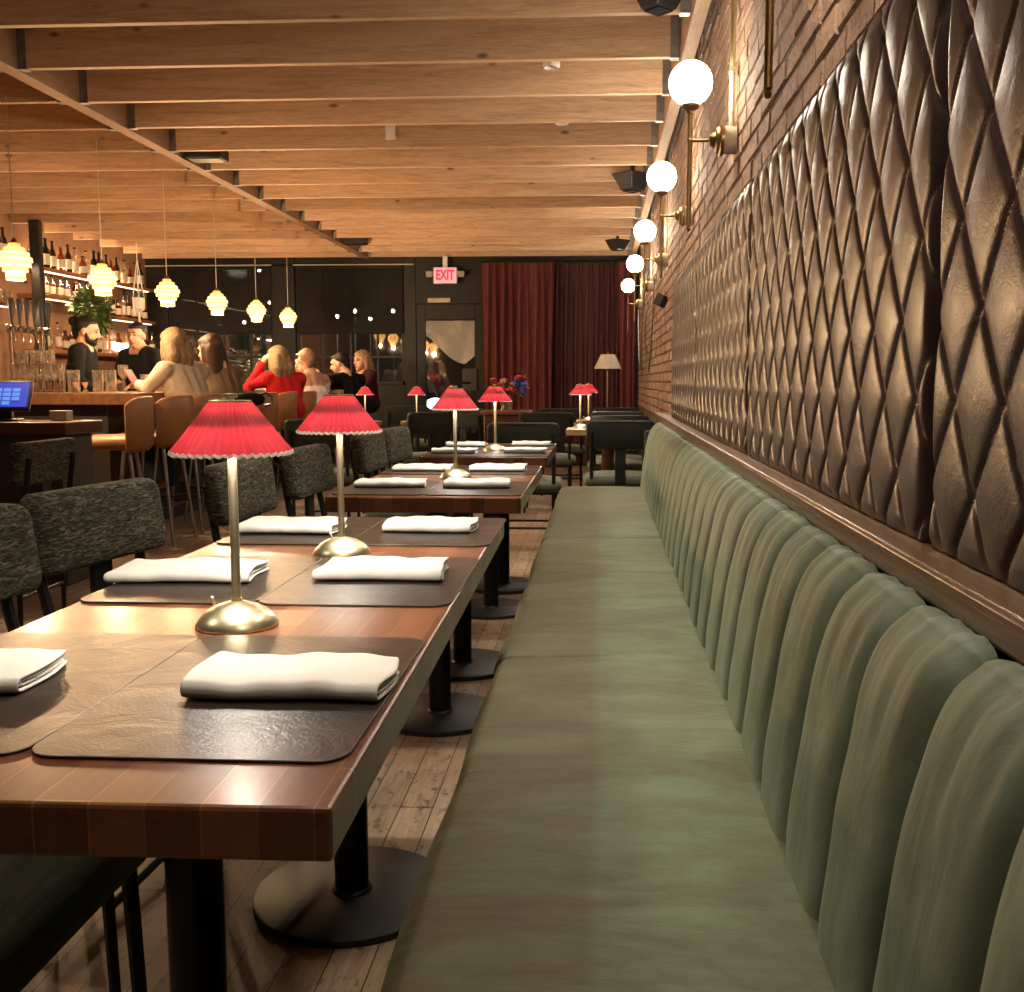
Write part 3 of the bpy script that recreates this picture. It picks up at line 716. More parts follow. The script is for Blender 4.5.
# two-seat tables past the bench and the little round ones
def small_table(x0, x1, y0, y1, lb, topm, legm):
    cx, cy = (x0+x1)/2, (y0+y1)/2
    t = thing('small_table', lb, 'table', (cx, cy, 0), 0, 'tables past the bench end')
    w, d = (x1-x0)/2, (y1-y0)/2
    MB().box(-w, w, -d, d, .71, .755).build('tabletop', topm, t, bevel=.005)
    MB().tube([(0,0,.02), (0,0,.71)], .045, 20).build('pedestal', legm, t)
    MB().lathe([(.22,0), (.22,.012), (.05,.03), (.001,.03)], n=32).build('base_plate', M['blackbase'], t)
    return t
small_table(-.235, .37, 7.36, 7.72, 'pale topped table past the bench end with two red lamps', M['palewood'], M['darkwood'])
small_table(-.20, .37, 8.96, 9.4, 'pale topped table farther past the bench end', M['palewood'], M['darkwood'])
def round_table(x, y, lb):
    t = thing('round_table', lb, 'table', (x, y, 0), 0, 'little round lamp tables')
    MB().lathe([(.02,.655), (.10,.665), (.15,.69), (.155,.71), (.155,.722), (.15,.725), (.001,.725)], n=36).build('tabletop', M['ledgewood'], t)
    MB().tube([(0,0,.02), (0,0,.67)], .022, 14).build('pedestal', M['black'], t)
    MB().lathe([(.17,0), (.17,.01), (.03,.03), (.001,.03)], n=30).build('base_plate', M['blackbase'], t)
round_table(-1.71, 9.6, 'little round table carrying a red lamp below the windows')
round_table(-2.20, 9.6, 'little round table carrying the lamp by the man in black')
round_table(-1.58, 11.0, 'little round table carrying the lamp before the glass door')

# host stand with flowers, floor lamp, curtains
hs = thing('host_stand', 'reddish wooden host stand with flowers in front of the curtain', 'host stand', (-.83, 9.35, 0))
MB().box(-.20, .20, -.18, .18, .04, .80).build('body', M['darkwood'], hs, bevel=.01)
MB().box(-.23, .23, -.21, .21, .80, .835).build('stand_top', M['barwood'], hs, bevel=.006)
MB().box(-.19, .19, -.165, .165, 0, .04).build('plinth', M['black'], hs)
va = thing('flower_vase', 'clear vase of red and blue flowers on the host stand', 'flowers', (-.84, 9.33, .835))
MB().lathe([(.035,0), (.05,.005), (.06,.06), (.045,.13), (.05,.15), (.047,.15), (.042,.13), (.055,.06), (.03,.012), (.001,.012)], n=20).build('vase', M['glass'], va)
stm = MB(); r = random.Random(5)
tips = []
for q in range(22):
    a, rr, hh = r.uniform(0, 6.28), r.uniform(.03,.20), r.uniform(.14,.29)
    tip = (rr*math.cos(a), rr*math.sin(a)*.7, hh); tips.append(tip)
    stm.tube(bez((0,0,.03), (tip[0]*.2,tip[1]*.2,.18), tip, 5), .0025, 5)
stm.build('stems', M['leaf'], va)
M['petal_red'] = plain('red_petal', (.42,.02,.035), .6, 0, .4); M['petal_blue'] = plain('blue_petal', (.04,.09,.5), .6, 0, .3); M['petal_tan'] = plain('tan_bloom', (.40,.26,.13), .7, 0, .3)
def bloom(m, c, s, rr):
    for q in range(9):
        a = rr.uniform(0, 6.28); el = rr.uniform(-.2, 1.3)
        m.ball((c[0]+s*.5*math.cos(a)*math.cos(el), c[1]+s*.5*math.sin(a)*math.cos(el), c[2]+s*.5*math.sin(el)), (s*.42, s*.3, s*.22), 7, 5, (el, 0, a))
for k_, idx, s in (('petal_red', range(0, 11), .05), ('petal_tan', range(14, 19), .05)):
    for i in idx:
        m = MB(); bloom(m, tips[i], s, r); m.build('red_bloom' if k_ == 'petal_red' else 'tan_bloom', M[k_], va)
m = MB(); bloom(m, (.13,-.02,.235), .085, r); m.ball((.15,-.02,.20), (.035,.03,.06), 9, 7); m.build('blue_bloom', M['petal_blue'], va)
lf = MB()
for q in range(40):
    i = r.randrange(22); c = Vector(tips[i])*r.uniform(.6,1.05); a = r.uniform(0, 6.28); d_ = Vector((math.cos(a), math.sin(a)*.6, r.uniform(-.2,.8))).normalized()*r.uniform(.05,.09); s_ = d_.cross(Vector((0,0,1))).normalized()*.013
    lf.add([c, c+d_*.5+s_, c+d_, c+d_*.5-s_], [(0,1,2,3)])
lf.build('leaf_sprays', M['leaf'], va, fix=False)

fl = thing('floor_lamp', 'floor lamp with pale cone shade in front of the dark curtain', 'floor lamp', (.10, 12.0, 0))
MB().lathe([(.14,0), (.14,.015), (.03,.03), (.011,.035), (.011,1.27), (.001,1.27)], n=24).build('pole', M['bronze'], fl)
MB().lathe([(.155,1.24), (.157,1.242), (.082,1.405), (.080,1.405), (.153,1.24)], n=36, caps=False).build('shade', plain('pale_shade', (.68,.62,.53), .7), fl, fix=False)
fm = MB(); fm.lathe([(.012,1.25), (.012,1.41), (.018,1.415), (.006,1.44), (.001,1.445)], n=14); fm.tube([(-.08,0,1.40), (.08,0,1.40)], .003, 6); fm.build('finial', M['bronze'], fl)

def drape(x0, x1, y, z0, z1, m, lb, nf, amp, seed):
    r = random.Random(seed); t = thing('curtain', lb, 'curtain', ((x0+x1)/2, y, 0), 0, 'full-height curtains')
    hw = (x1-x0)/2; ph = [r.uniform(0, 6.28) for _ in range(4)]
    def fn(u, v):
        w_ = u*nf*2*PI
        a = math.sin(w_+.6*math.sin(u*5+ph[0])+.15*math.sin(v*4+ph[1]))
        d_ = amp*(.75+.25*math.sin(u*9+ph[2]))*(1-.45*sm((v-.85)/.15))*(abs(a)**.8*(1 if a > 0 else -1))
        return (-hw+2*hw*u+.008*math.sin(w_*.5+v*5), d_, z0+(z1-z0)*v)
    MB().grid(fn, int(nf*16), 14).build('drape', m, t, angle=180, fix=False)
    MB().tube([(-hw-.02, .0, z1+.012), (hw+.02, .0, z1+.012)], .012, 8).build('rail', M['frame'], t)
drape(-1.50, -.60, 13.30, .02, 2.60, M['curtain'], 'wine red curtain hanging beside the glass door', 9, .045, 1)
drape(-.60, .25, 13.40, .02, 2.60, M['curtain_dim'], 'shade-darkened wine red curtain hanging behind the floor lamp', 13, .03, 2)
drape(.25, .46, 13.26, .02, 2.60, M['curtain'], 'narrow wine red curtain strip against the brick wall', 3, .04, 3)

# exit sign
ex = thing('exit_sign', 'red lit exit sign with emergency lights above the glass door', 'exit sign', (-1.985, 13.36, 2.45), -YAW*0)
MB().box(-.155, .155, -.025, .025, -.105, .105).build('housing', M['white'], ex, bevel=.012)
MB().box(-.143, .143, -.0275, -.0255, -.094, .094).build('lit_face', M['exit_face'], ex)
cu = bpy.data.curves.new('exit_lettering', 'FONT'); cu.body = 'EXIT'; cu.size = .175; cu.align_x = 'CENTER'; cu.align_y = 'CENTER'; cu.extrude = .002; cu.offset = .006
tx = bpy.data.objects.new('lettering', cu); COL.objects.link(tx); tx.parent = ex; tx.location = (0, -.031, 0); tx.rotation_euler = (PI/2, 0, 0); tx.scale = (.66, .98, 1); cu.materials.append(M['exit_text'])
bpy.context.view_layer.update()
me_ = bpy.data.meshes.new_from_object(tx.evaluated_get(bpy.context.evaluated_depsgraph_get()))
t2 = bpy.data.objects.new('lettering', me_); COL.objects.link(t2); t2.parent = ex; t2.location = (0, -.031, 0); t2.rotation_euler = (PI/2, 0, 0); t2.scale = (.66, .98, 1)
bpy.data.objects.remove(tx); t2.name = 'lettering'
for sx in (-1, 1):
    m = MB(); m.obox((sx*.20, -.015, .02), (.045, .028, .038), (.25, 0, sx*.3)); m.build('emergency_light', plain('beige_plastic', (.42,.36,.28), .5), ex, bevel=.008)
MB().box(-.03, .03, -.02, .03, .105, .25).build('mount', M['white'], ex, bevel=.005)

# ------------------------------------------------------------------ wall sconces and conduits
def make_sconce(y, lb):
    t = thing('wall_sconce', lb, 'wall sconce', (.33, y, 1.68), 0, 'brass globe wall sconces')
    MB().lathe([(.001,-.025), (.007,-.022), (.009,-.014), (.005,-.008), (.0095,-.004), (.0085,0), (.0085,.40), (.013,.402), (.013,.410), (.02,.414), (.034,.424), (.036,.432), (.030,.436), (.001,.436)], n=20).build('stem', M['bronze'], t)
    MB().ball((0,0,.510), .080, 28, 18).build('globe', M['globe'], t)
    ar = MB(); ar.tube([(0,0,.305), (.06,0,.305), (.085,0,.305)], .006, 10); ar.ball((0,0,.305), .012, 10, 8); ar.build('arm', M['bronze'], t)
    rs = MB()
    pr = [(.012,.07), (.022,.076), (.03,.092), (.046,.096), (.05,.106), (.058,.11), (.058,.122), (.001,.122)]
    rings = [[(x, r_*math.cos(2*PI*q/24), .305+r_*math.sin(2*PI*q/24)) for q in range(24)] for r_, x in pr]
    rs.loft(rings, True, True); rs.build('rosette', M['bronze'], t)
    bx = MB(); bx.tube([(.122,0,.305), (.168,0,.305)], .050, 20); bx.build('junction_box', M['cream'], t)
    cd = MB(); cd.tube([(.153,.02,.345), (.153,.02,1.22)], .009, 10); cd.tube([(.153,-.02,.345), (.153,-.02,1.22)], .007, 10)
    for z in (.55, .95): cd.box(.142, .168, -.034, .034, z-.009, z+.009)
    cd.build('conduit', M['zinc'] if False else M['brass'], t)
    return t
SY = [3.95, 5.70, 7.72, 9.82, 12.05]
s0 = make_sconce(SY[0], 'brass globe wall sconce largest in view, first lit globe on the brick wall')
for i, y in enumerate(SY[1:]):
    dup(s0, (.33, y, 1.68), 0, 'brass globe wall sconce, %s lit globe along the brick wall' % ['second', 'third', 'fourth', 'fifth and smallest'][i])
dup(s0, (.33, 2.13, 1.68), 0, 'brass wall sconce whose stem end hangs in from the top edge, globe out of view')
dup(s0, (.33, .30, 1.68), 0, 'brass globe wall sconce above the camera, out of view')
wb = thing('wall_speaker', 'small black box speaker tilted on the brick wall below the far sconces', 'speaker', (.46, 7.85, 1.70))
MB().obox((0,0,0), (.025,.05,.045), (.3,.3,.6)).build('cabinet', M['blackbase'], wb, bevel=.006)
MB().tube([(0,0,0), (.04,0,0)], .012, 8).build('bracket', M['black'], wb)
for y0, y1, zz, lb in ((9.3, 11.3, 1.13, 'thin cable drooping down the brick wall between the far sconces'), (11.2, 12.6, 1.2, 'thin cable drooping down the brick wall by the last sconce')):
    tag(MB().tube(bez((.485-(.02 if y0 > 11 else 0), y0, 2.0), (.485-(.02 if y0 > 11 else 0), (y0+y1)/2, zz-.75), (.485-(.02 if y0 > 11 else 0), y1, 2.0), 16), .007, 6).build('hanging_cable', M['zinc']), lb, 'cable')

# ------------------------------------------------------------------ pendants over the bar
def pend_mat():
    k = NT('veneer_shade'); v = k.coord((1,1,1)); f = k.noise(k.coord((8,8,60)), 2, 3)
    k.set(Color=k.ramp(f, [(.3, (.62,.42,.20)), (.7, (.78,.58,.33))]), Roughness=.6)
    k.b.inputs['Emission Color'].default_value = (1,.62,.24,1); k.b.inputs['Emission Strength'].default_value = .22
    tr = k.n('ShaderNodeBsdfTranslucent'); tr.inputs[0].default_value = (.95,.74,.42,1); mx = k.n('ShaderNodeMixShader'); mx.inputs[0].default_value = .6
    k.l(k.b.outputs[0], mx.inputs[1]); k.l(tr.outputs[0], mx.inputs[2]); k.l(mx.outputs[0], k.out.inputs[0])
    return k.m
M['pendant'] = pend_mat()
M['pendant_in'] = emis('pendant_inner', (1.0,.86,.58), 6.0)
def make_pendant(y, lb):
    t = thing('pendant_lamp', lb, 'pendant lamp', (-3.4, y, 1.79), 0, 'layered veneer pendant lamps')
    tiers = [(.034,.082,.106), (.058,.056,.082), (.080,.028,.056), (.096,.000,.028), (.086,-.028,.000), (.070,-.056,-.028), (.054,-.102,-.056)]
    for i, (r_, z0, z1) in enumerate(tiers):
        MB().lathe([(r_-.020,z0+.004), (r_-.003,z0-.002), (r_,z0+.002), (r_*.955,z1-.003), (r_*.90-.004,z1), (r_*.80-.008,z1+.001)], n=36, caps=False).build('veneer_ring', M['pendant'], t, angle=30, fix=False)
    MB().ball((0,0,0), (.026,.026,.04), 14, 10).build('bulb', M['pendant_in'], t)
    c = MB(); c.tube([(0,0,.09), (0,0,.93)], .0035, 6); c.build('cord', M['cream'], t)
    MB().lathe([(.02,.102), (.022,.108), (.012,.128), (.004,.134)], n=14).build('cap', M['bronze'], t)
    return t
PY = [5.906, 6.97, 8.03, 9.09, 10.15, 11.2]
p0 = make_pendant(PY[0], 'layered glowing pendant over the bar, largest and cut by the picture edge')
for i, y in enumerate(PY[1:]): dup(p0, (-3.4, y, 1.79), .2*i, 'layered glowing pendant over the bar, %s counted from the camera end' % ORD[i+1])

# ------------------------------------------------------------------ the bar
bar = thing('bar_counter', 'long wooden bar counter on a dark base, people seated along it', 'bar counter', (-3.45, 6.75, 0))
tp = MB(); tp.box(-1.6, .35, 0, .60, .94, 1.02); tp.box(-.32, .26, .60, 5.60, .94, 1.02)
tp.build('counter_top', M['barwood'], bar, smooth=False, bevel=.006)
bb = MB(); bb.box(-1.5, .10, .10, .52, 0, .94); bb.box(-.28, .02, .52, 5.5, 0, .94)
bb.build('counter_base', M['greige'], bar, smooth=False, bevel=.004)
fr = MB(); fr.tube([(.14, .6, .22), (.14, 5.4, .22)], .022, 12)
for q in range(6): fr.tube([(.02, .62+.9*q, .22), (.14, .62+.9*q, .22)], .012, 8)
fr.build('foot_rail', M['steel'], bar)
st = thing('service_station', 'dark reddish wood service station at the picture edge below the screen', 'service station', (-3.4, 5.46, 0))
MB().box(-.6, .60, -.20, .20, .815, .882).build('station_top', M['darkwood'], st, bevel=.006)
MB().box(-.57, .55, -.17, .17, 0, .815).build('cabinet', M['greige'], st, bevel=.004)
for x in (-.3, .25):
    dd = MB().box(x-.24, x+.24, -.188, -.17, .10, .77).build('door', M['greige'], st, bevel=.004)
    MB().tube([(x+.18,-.198,.55), (x+.18,-.198,.70)], .007, 8).build('handle', M['steel'], dd)
ps = thing('register_screen', 'tilted touch register screen glowing blue on the service station', 'register screen', (-3.265, 5.44, .882), .30)
Rt = Euler((-.75, 0, 0)).to_matrix()
def tilt(m): 
    m.v = [tuple(Rt @ Vector(v) + Vector((0, 0, .14))) for v in m.v]; return m
tilt(MB().box(-.165, .165, -.006, .02, -.105, .105)).build('case', M['blackbase'], ps, bevel=.006)
tilt(MB().box(-.150, .150, -.0075, -.0062, -.090, .090)).build('display', M['screen'], ps)
bt = MB()
for r_ in range(4):
    for c_ in range(5):
        if (r_, c_) != (0, 4): bt.box(-.115+c_*.046, -.115+c_*.046+.038, -.0085, -.0076, -.075+r_*.032, -.075+r_*.032+.025)
tilt(bt).build('buttons', M['button'], ps, smooth=False)
sd = MB(); sd.box(-.09, .09, -.02, .13, 0, .012); sd.box(-.05, .05, .04, .09, .01, .14); sd.build('stand', M['blackbase'], ps, bevel=.005)
tag(MB().box(-.05, .05, -.035, .035, 0, .055).build('napkin_holder', M['cream'], bevel=.004, loc=(-2.98, 5.55, .883)), 'small beige box on the service station beside the screen', 'holder')

def make_stool(y, lb, x=-3.04):
    t = thing('bar_stool', lb, 'bar stool', (x, y, 0), PI/2, 'tan leather bar stools')
    m = MB(); cushion(m, .43, .44, .075, .09, .675); m.build('seat', M['tan'], t, angle=60)
    rings = []
    def shell(off, s=1.0):
        out = []
        for q in range(21):
            a = math.radians(-72+144*q/20); k_ = abs(a)/math.radians(72)
            rx, ry = .225+off, .150+off
            ztop = 1.005-.05*k_**5; zb = .66
            out.append((a, rx, ry, zb, ztop))
        return out
    inn, outr = shell(0), shell(.035)
    sec = []
    for (a, rx, ry, zb, zt), (_, ox, oy, _, _) in zip(inn, outr):
        fl_ = .03
        def p(r1, r2, z):
            tlt = 1+.16*(z-.66)
            return (r1*tlt*math.sin(a), -.075-r2*tlt*math.cos(a), z)
        sec.append([p(ox-.03, oy-.03, zb), p(ox, oy, zb+.04), p(ox+.004, oy+.004, (zb+zt)/2), p(ox, oy, zt-.02), p(ox-.008, oy-.008, zt-.004), p((rx+ox)/2, (ry+oy)/2, zt), p(rx+.006, ry+.006, zt-.006), p(rx, ry, zt-.03), p(rx, ry, (zb+zt)/2), p(rx, ry, zb)])
    MB().loft(sec, True, True).build('backrest', M['tan'], t, angle=70)
    for sx in (-1, 1):
        for sy in (-1, 1):
            MB().tube([(sx*.14, sy*.13, .68), (sx*.20, sy*.20, 0)], [.014, .009], 10).build('leg', M['zinc'], t)
    f = MB(); z = .27; e = .178
    f.tube([(-e,-e+.005,z), (e,-e+.005,z), (e,e-.005,z), (-e,e-.005,z), (-e,-e+.005,z)], .008, 8); f.build('foot_rest', M['steel'], t)
    return t
SYS = [6.33, 6.84, 7.36, 8.0, 8.72, 9.35, 9.95, 10.55, 11.2, 11.85]
SLB = ['tan leather bar stool seen side on at the near bar end, empty', 'tan leather bar stool second from the near bar end, empty', 'tan leather bar stool under the woman in the cream shirt', 'tan leather bar stool under the woman with long brown hair',
       'tan leather bar stool standing empty behind the tall first lamp', 'tan leather bar stool under the woman in red', 'tan leather bar stool under the woman in the white top', 'tan leather bar stool of the dark-haired woman facing the camera', 'tan leather bar stool under the man in black', 'tan leather bar stool under the fair-haired woman at the far bar end']
sl0 = make_stool(SYS[0], SLB[0], -3.09); sl0.rotation_euler.z = PI/2+.30
for y, lb in list(zip(SYS, SLB))[1:]: dup(sl0, (-3.04, y, 0), PI/2+rnd.uniform(-.08,.08), lb)
bg = thing('black_bag', 'black rounded bag hung on a stool behind the first lamp shade', 'bag', (-2.665, 7.74, .96), .25)
m = MB(); m.ball((0,0,0), (.115,.05,.055), 18, 10); m.build('pouch', M['blackcloth'], bg)
MB().tube([(.06,.0,.03), (.12,.0,.05), (.165,.0,.02), (.16,.0,-.04), (.11,0,-.05)], .010, 8).build('strap', M['steel'], bg)

# ------------------------------------------------------------------ back bar: column, shelves, taps, bottles
cl = thing('steel_column', 'dark square steel column between the bar shelves', 'column', (-5.60, 10.12, 0))
cm = MB(); cm.box(-.052, .052, -.04, .04, 0, 2.69); cm.build('post', M['steel'], cl, bevel=.012)
MB().box(-.13, .13, -.13, .13, 0, .015).build('foot_plate', M['steel'], cl)
shelves = {}
for k_, y0, y1, z, x1, lb in (('A', 10.30, 13.10, 2.275, -5.73, 'top wooden bar shelf crowded with bottles behind the column'), ('B', 10.42, 11.80, 1.995, -5.73, 'short wooden bar shelf with pale labelled bottles, second from the top'),
                          ('C', 11.92, 13.15, 1.865, -5.73, 'wooden bar shelf above the bright light at the far wall end'), ('L', 10.25, 13.30, 1.425, -5.62, 'low deep wooden bar shelf with bottles behind the bartenders'),
                          ('E', 8.80, 9.98, 2.285, -5.73, 'top wooden bar shelf left of the column, cut by the picture edge'), ('D', 8.80, 10.0, 1.86, -5.73, 'wooden bar shelf with glass mugs left of the column')):
    t = thing('bar_shelf', lb, 'shelf', (-6.0, (y0+y1)/2, z), 0, 'wooden bar shelves')
    hl = (y1-y0)/2
    MB().box(.002, x1+6, -hl, hl, -.04, 0).build('board', M['shelfwood'], t, bevel=.004)
    if k_ == 'A': MB().box(.03, .09, -hl+.1, hl-.1, .0005, .014).build('added_glow_strip', M['strip'], t)  # added glowing strip on the shelf top, dresses the upward fill lamp
    if k_ != 'L': MB().box(x1+6-.045, x1+6-.018, -hl+.1, hl-.1, -.050, -.0405).build('added_glow_strip', M['strip'], t)  # added glowing strip under the board, dresses the shelf fill lamp
    for s_ in (-.8, .8):
        br = MB(); br.box(.002, .02, s_*hl-.012, s_*hl+.012, -.16, -.04); br.box(.002, x1+6-.06, s_*hl-.012, s_*hl+.012, -.052, -.04); br.build('bracket', M['black'], t)
    shelves[k_] = (y0, y1, z, x1)
def make_bottle(kind, lb, loc):
    t = thing('liquor_bottle', lb, 'bottle', loc, 0)
    h, r_ = {'clear': (.30, .036), 'dark': (.32, .038), 'amber': (.27, .040), 'green': (.31, .036), 'squat': (.22, .045)}[kind]
    m = {'clear': M['glass'], 'dark': M['darkglass'], 'amber': M['amber'], 'green': M['greenglass'], 'squat': M['amber']}[kind]
    MB().lathe([(r_*.9,0), (r_,.006), (r_,h*.58), (r_*.8,h*.66), (r_*.4,h*.74), (r_*.36,h*.92), (r_*.45,h*.925), (r_*.45,h*.94), (.001,h*.94)], n=16).build('glass_body', m, t)
    MB().lathe([(r_+.001,h*.14), (r_+.0012,h*.16), (r_+.0012,h*.46), (r_+.001,h*.48)], n=16, caps=False).build('label_wrap', M['paper'], t, fix=False)
    MB().lathe([(r_*.42,h*.93), (r_*.46,h*.935), (r_*.46,h), (.001,h*1.002)], n=12).build('stopper', M['black'] if kind != 'amber' else M['bronze'], t)
    return t
KD = {'clear': 'clear bottle with pale label', 'dark': 'black bottle with pale label', 'amber': 'amber bottle with pale label', 'green': 'dark green bottle with pale label', 'squat': 'squat amber bottle'}
protos = {}
def bottles(sh, y0, y1, n, kinds, where, seed, x=None, grp=None):
    r = random.Random(seed); _, _, z, x1 = shelves[sh]
    for i in range(n):
        kd = kinds[i % len(kinds)]; y = y0+(y1-y0)*i/(n-1)+r.uniform(-.01,.01); xx = (x if x is not None else x1-.10)+r.uniform(-.015,.015)
        lb = '%s, %s from column, %s' % (KD[kd], ORD[i], where)
        if kd in protos: o = dup(protos[kd], (xx, y, z), r.uniform(0,6), lb)
        else: o = protos[kd] = make_bottle(kd, lb, (xx, y, z))
        o['group'] = grp or 'bottles '+where
        if sh == 'B': o.scale = (.92, .92, .74)
bottles('A', 10.42, 12.95, 18, ['clear','dark','dark','green','amber','green','clear','squat'], 'on the top bar shelf', 1)
bottles('B', 10.52, 11.72, 9, ['clear','clear','clear','clear','clear','amber','clear'], 'on the second bar shelf', 2)
bottles('C', 12.0, 13.0, 8, ['amber','dark','squat','clear','dark'], 'on the far bar shelf', 3)
bottles('L', 10.40, 13.1, 16, ['amber','clear','clear','squat','amber','clear','clear','green','clear','clear'], 'on the low deep shelf', 4, -5.78)
bottles('E', 9.5, 9.95, 5, ['clear','green','clear'], 'top shelf before the post', 5)
def make_mug(loc, lb):
    t = thing('glass_mug', lb, 'mug', loc, 0, 'glass mugs on the shelf by the column')
    MB().lathe([(.036,0), (.038,.004), (.038,.13), (.035,.13), (.035,.012), (.001,.012)], n=18).build('cup', M['glass'], t)
    MB().tube(bez((.037,0,.10), (.095,0,.07), (.037,0,.025), 8), .006, 8).build('handle', M['glass'], t)
    return t
mg = make_mug((-5.82, 9.55, 1.86), 'glass mug at the cut end of the row before the column')
for q, w in ((9.68, 'glass mug second from the cut end before the column'), (9.81, 'glass mug third from the cut end before the column'), (9.93, 'glass mug right beside the steel column')): dup(mg, (-5.82, q, 1.86), .5, w)
tt = thing('beer_tap_tower', 'chrome beer tap tower with tall black handles by the column', 'tap tower', (-5.50, 9.72, 1.42))
MB().tube([(0,-.42,.17), (0,.32,.17)], .035, 18).build('rail', M['chrome'], tt)
for y in (-.32, .22): MB().lathe([(.06,-.42), (.06,-.40), (.025,-.38), (.025,.15), (.03,.17)], (0,y,0), 16).build('column', M['chrome'], tt)
for q in range(6):
    y = -.36+q*.128
    MB().lathe([(.010,.20), (.013,.24), (.026,.36), (.028,.42), (.018,.45), (.001,.455)], (.05,y,0), 12).build('tap_handle', M['blackbase'], tt)
    f = MB(); f.tube([(0,y,.17), (.05,y,.185), (.055,y,.20)], .012, 8); f.tube([(.05,y,.17), (.07,y,.10), (.072,y,.05)], [.011,.009,.008], 8); f.build('faucet', M['chrome'], tt)
# the counter run the taps stand on
tag(MB().box(-6.0+.002, -5.35, 8.3, 10.0, .0, 1.0).build('back_counter', M['greige'], bevel=.004), 'dark back counter under the beer taps', 'counter')
sl = thing('shelf_light', 'small bright lamp glowing on the low bar shelf by the far bottles', 'shelf lamp', (-5.70, 12.05, 1.425))
MB().box(-.03, .03, -.15, .15, .03, .12).build('glowing_shade', emis('shelf_glow', (1,.82,.55), 7.0), sl, bevel=.02)
MB().box(-.035, .035, -.06, .06, 0, .03).build('foot', M['bronze'], sl)

def leaves(m, c, rad, n, size, r, droop=.2):
    for _ in range(n):
        d_ = Vector((r.gauss(0,1), r.gauss(0,1), r.gauss(0,1))).normalized()
        p_ = Vector(c)+Vector((d_.x*rad[0], d_.y*rad[1], d_.z*rad[2]))*r.uniform(.35,1)
        l_ = (d_+Vector((r.uniform(-.6,.6), r.uniform(-.6,.6), r.uniform(-.6,.3)-droop))).normalized()*size*r.uniform(.7,1.3)
        s_ = l_.cross(Vector((r.uniform(-1,1), r.uniform(-1,1), 1))).normalized()*size*.28; u_ = l_.cross(s_).normalized()*size*.06
        m.add([p_, p_+l_*.45+s_+u_, p_+l_, p_+l_*.45-s_+u_], [(0,1,2,3)])
pl = thing('shelf_plant', 'bushy green trailing plant in a pot on the low bar shelf', 'plant', (-5.60, 11.15, 1.425))
MB().lathe([(.06,0), (.085,.14), (.09,.15), (.08,.15), (.075,.12), (.001,.12)], n=20).build('pot', M['cream'], pl)
r = random.Random(11); m = MB(); leaves(m, (.02,0,.44), (.18,.26,.26), 800, .085, r); m.build('foliage', M['leaf'], pl, fix=False)
sm_ = MB()
for q in range(12): sm_.tube(bez((0,0,.12), (r.uniform(-.05,.05), r.uniform(-.08,.08), .3), (r.uniform(-.12,.14), r.uniform(-.2,.2), r.uniform(.3,.6)), 5), .004, 5)
sm_.build('stems', M['leaf'], pl)
hp = thing('hanging_planter', 'white pot hanging in a macrame sling near the far window frame', 'planter', (-5.25, 11.6, 1.90)); hp.scale = (.72, .72, .95)
MB().lathe([(.055,0), (.085,.02), (.095,.15), (.088,.15), (.08,.10), (.001,.10)], n=22).build('pot', M['lining'], hp)
cd = MB()
for q in range(6):
    a = q*PI/3; cd.tube([(.0,0,.62), (.097*math.cos(a), .097*math.sin(a), .14), (.085*math.cos(a+.3), .085*math.sin(a+.3), .015), (0,0,-.03)], .0055, 6)
cd.tube([(0,0,.60), (0,0,.80)], .008, 6); cd.tube([(0,0,-.02), (.01,0,-.16)], [.012,.022], 8); cd.build('macrame_sling', M['lining'], hp)
m = MB(); leaves(m, (0,0,.18), (.08,.08,.06), 50, .06, r); m.build('foliage', M['leaf'], hp, fix=False)

# glassware along the bar
def make_glass(kind, loc, lb, rz=0):
    t = thing(kind, lb, 'glass', loc, rz)
    if kind == 'highball_glass': MB().lathe([(.033,0), (.035,.004), (.039,.155), (.037,.155), (.032,.016), (.001,.016)], n=20).build('tumbler', M['glass'], t)
    elif kind == 'tumbler_glass':
        MB().lathe([(.034,0), (.037,.004), (.042,.095), (.039,.095), (.034,.016), (.001,.016)], n=20).build('tumbler', M['glass'], t)
    elif kind == 'drink_glass':
        MB().lathe([(.034,0), (.037,.004), (.041,.13), (.039,.13), (.034,.014), (.001,.014)], n=20).build('tumbler', M['glass'], t)
        MB().lathe([(.0335,.015), (.0372,.085), (.001,.086)], n=18).build('drink', M['amber'], t)
    elif kind == 'jigger':
        MB().lathe([(.018,0), (.021,.003), (.009,.032), (.024,.072), (.022,.072), (.007,.034), (.001,.034)], n=18).build('cup', M['chrome'], t)
    elif kind == 'stem_glass':
        MB().lathe([(.034,0), (.034,.003), (.005,.008), (.004,.085), (.02,.10), (.04,.14), (.036,.20), (.034,.20), (.037,.14), (.001,.095)], n=20).build('goblet', M['glass'], t)
    return t
BZ = 1.02
gp = {}
def put(kind, x, y, z, lb, grp):
    if kind in gp: o = dup(gp[kind], (x, y, z), rnd.uniform(0,6), lb)
    else: o = gp[kind] = make_glass(kind, (x, y, z), lb)
    o['group'] = grp
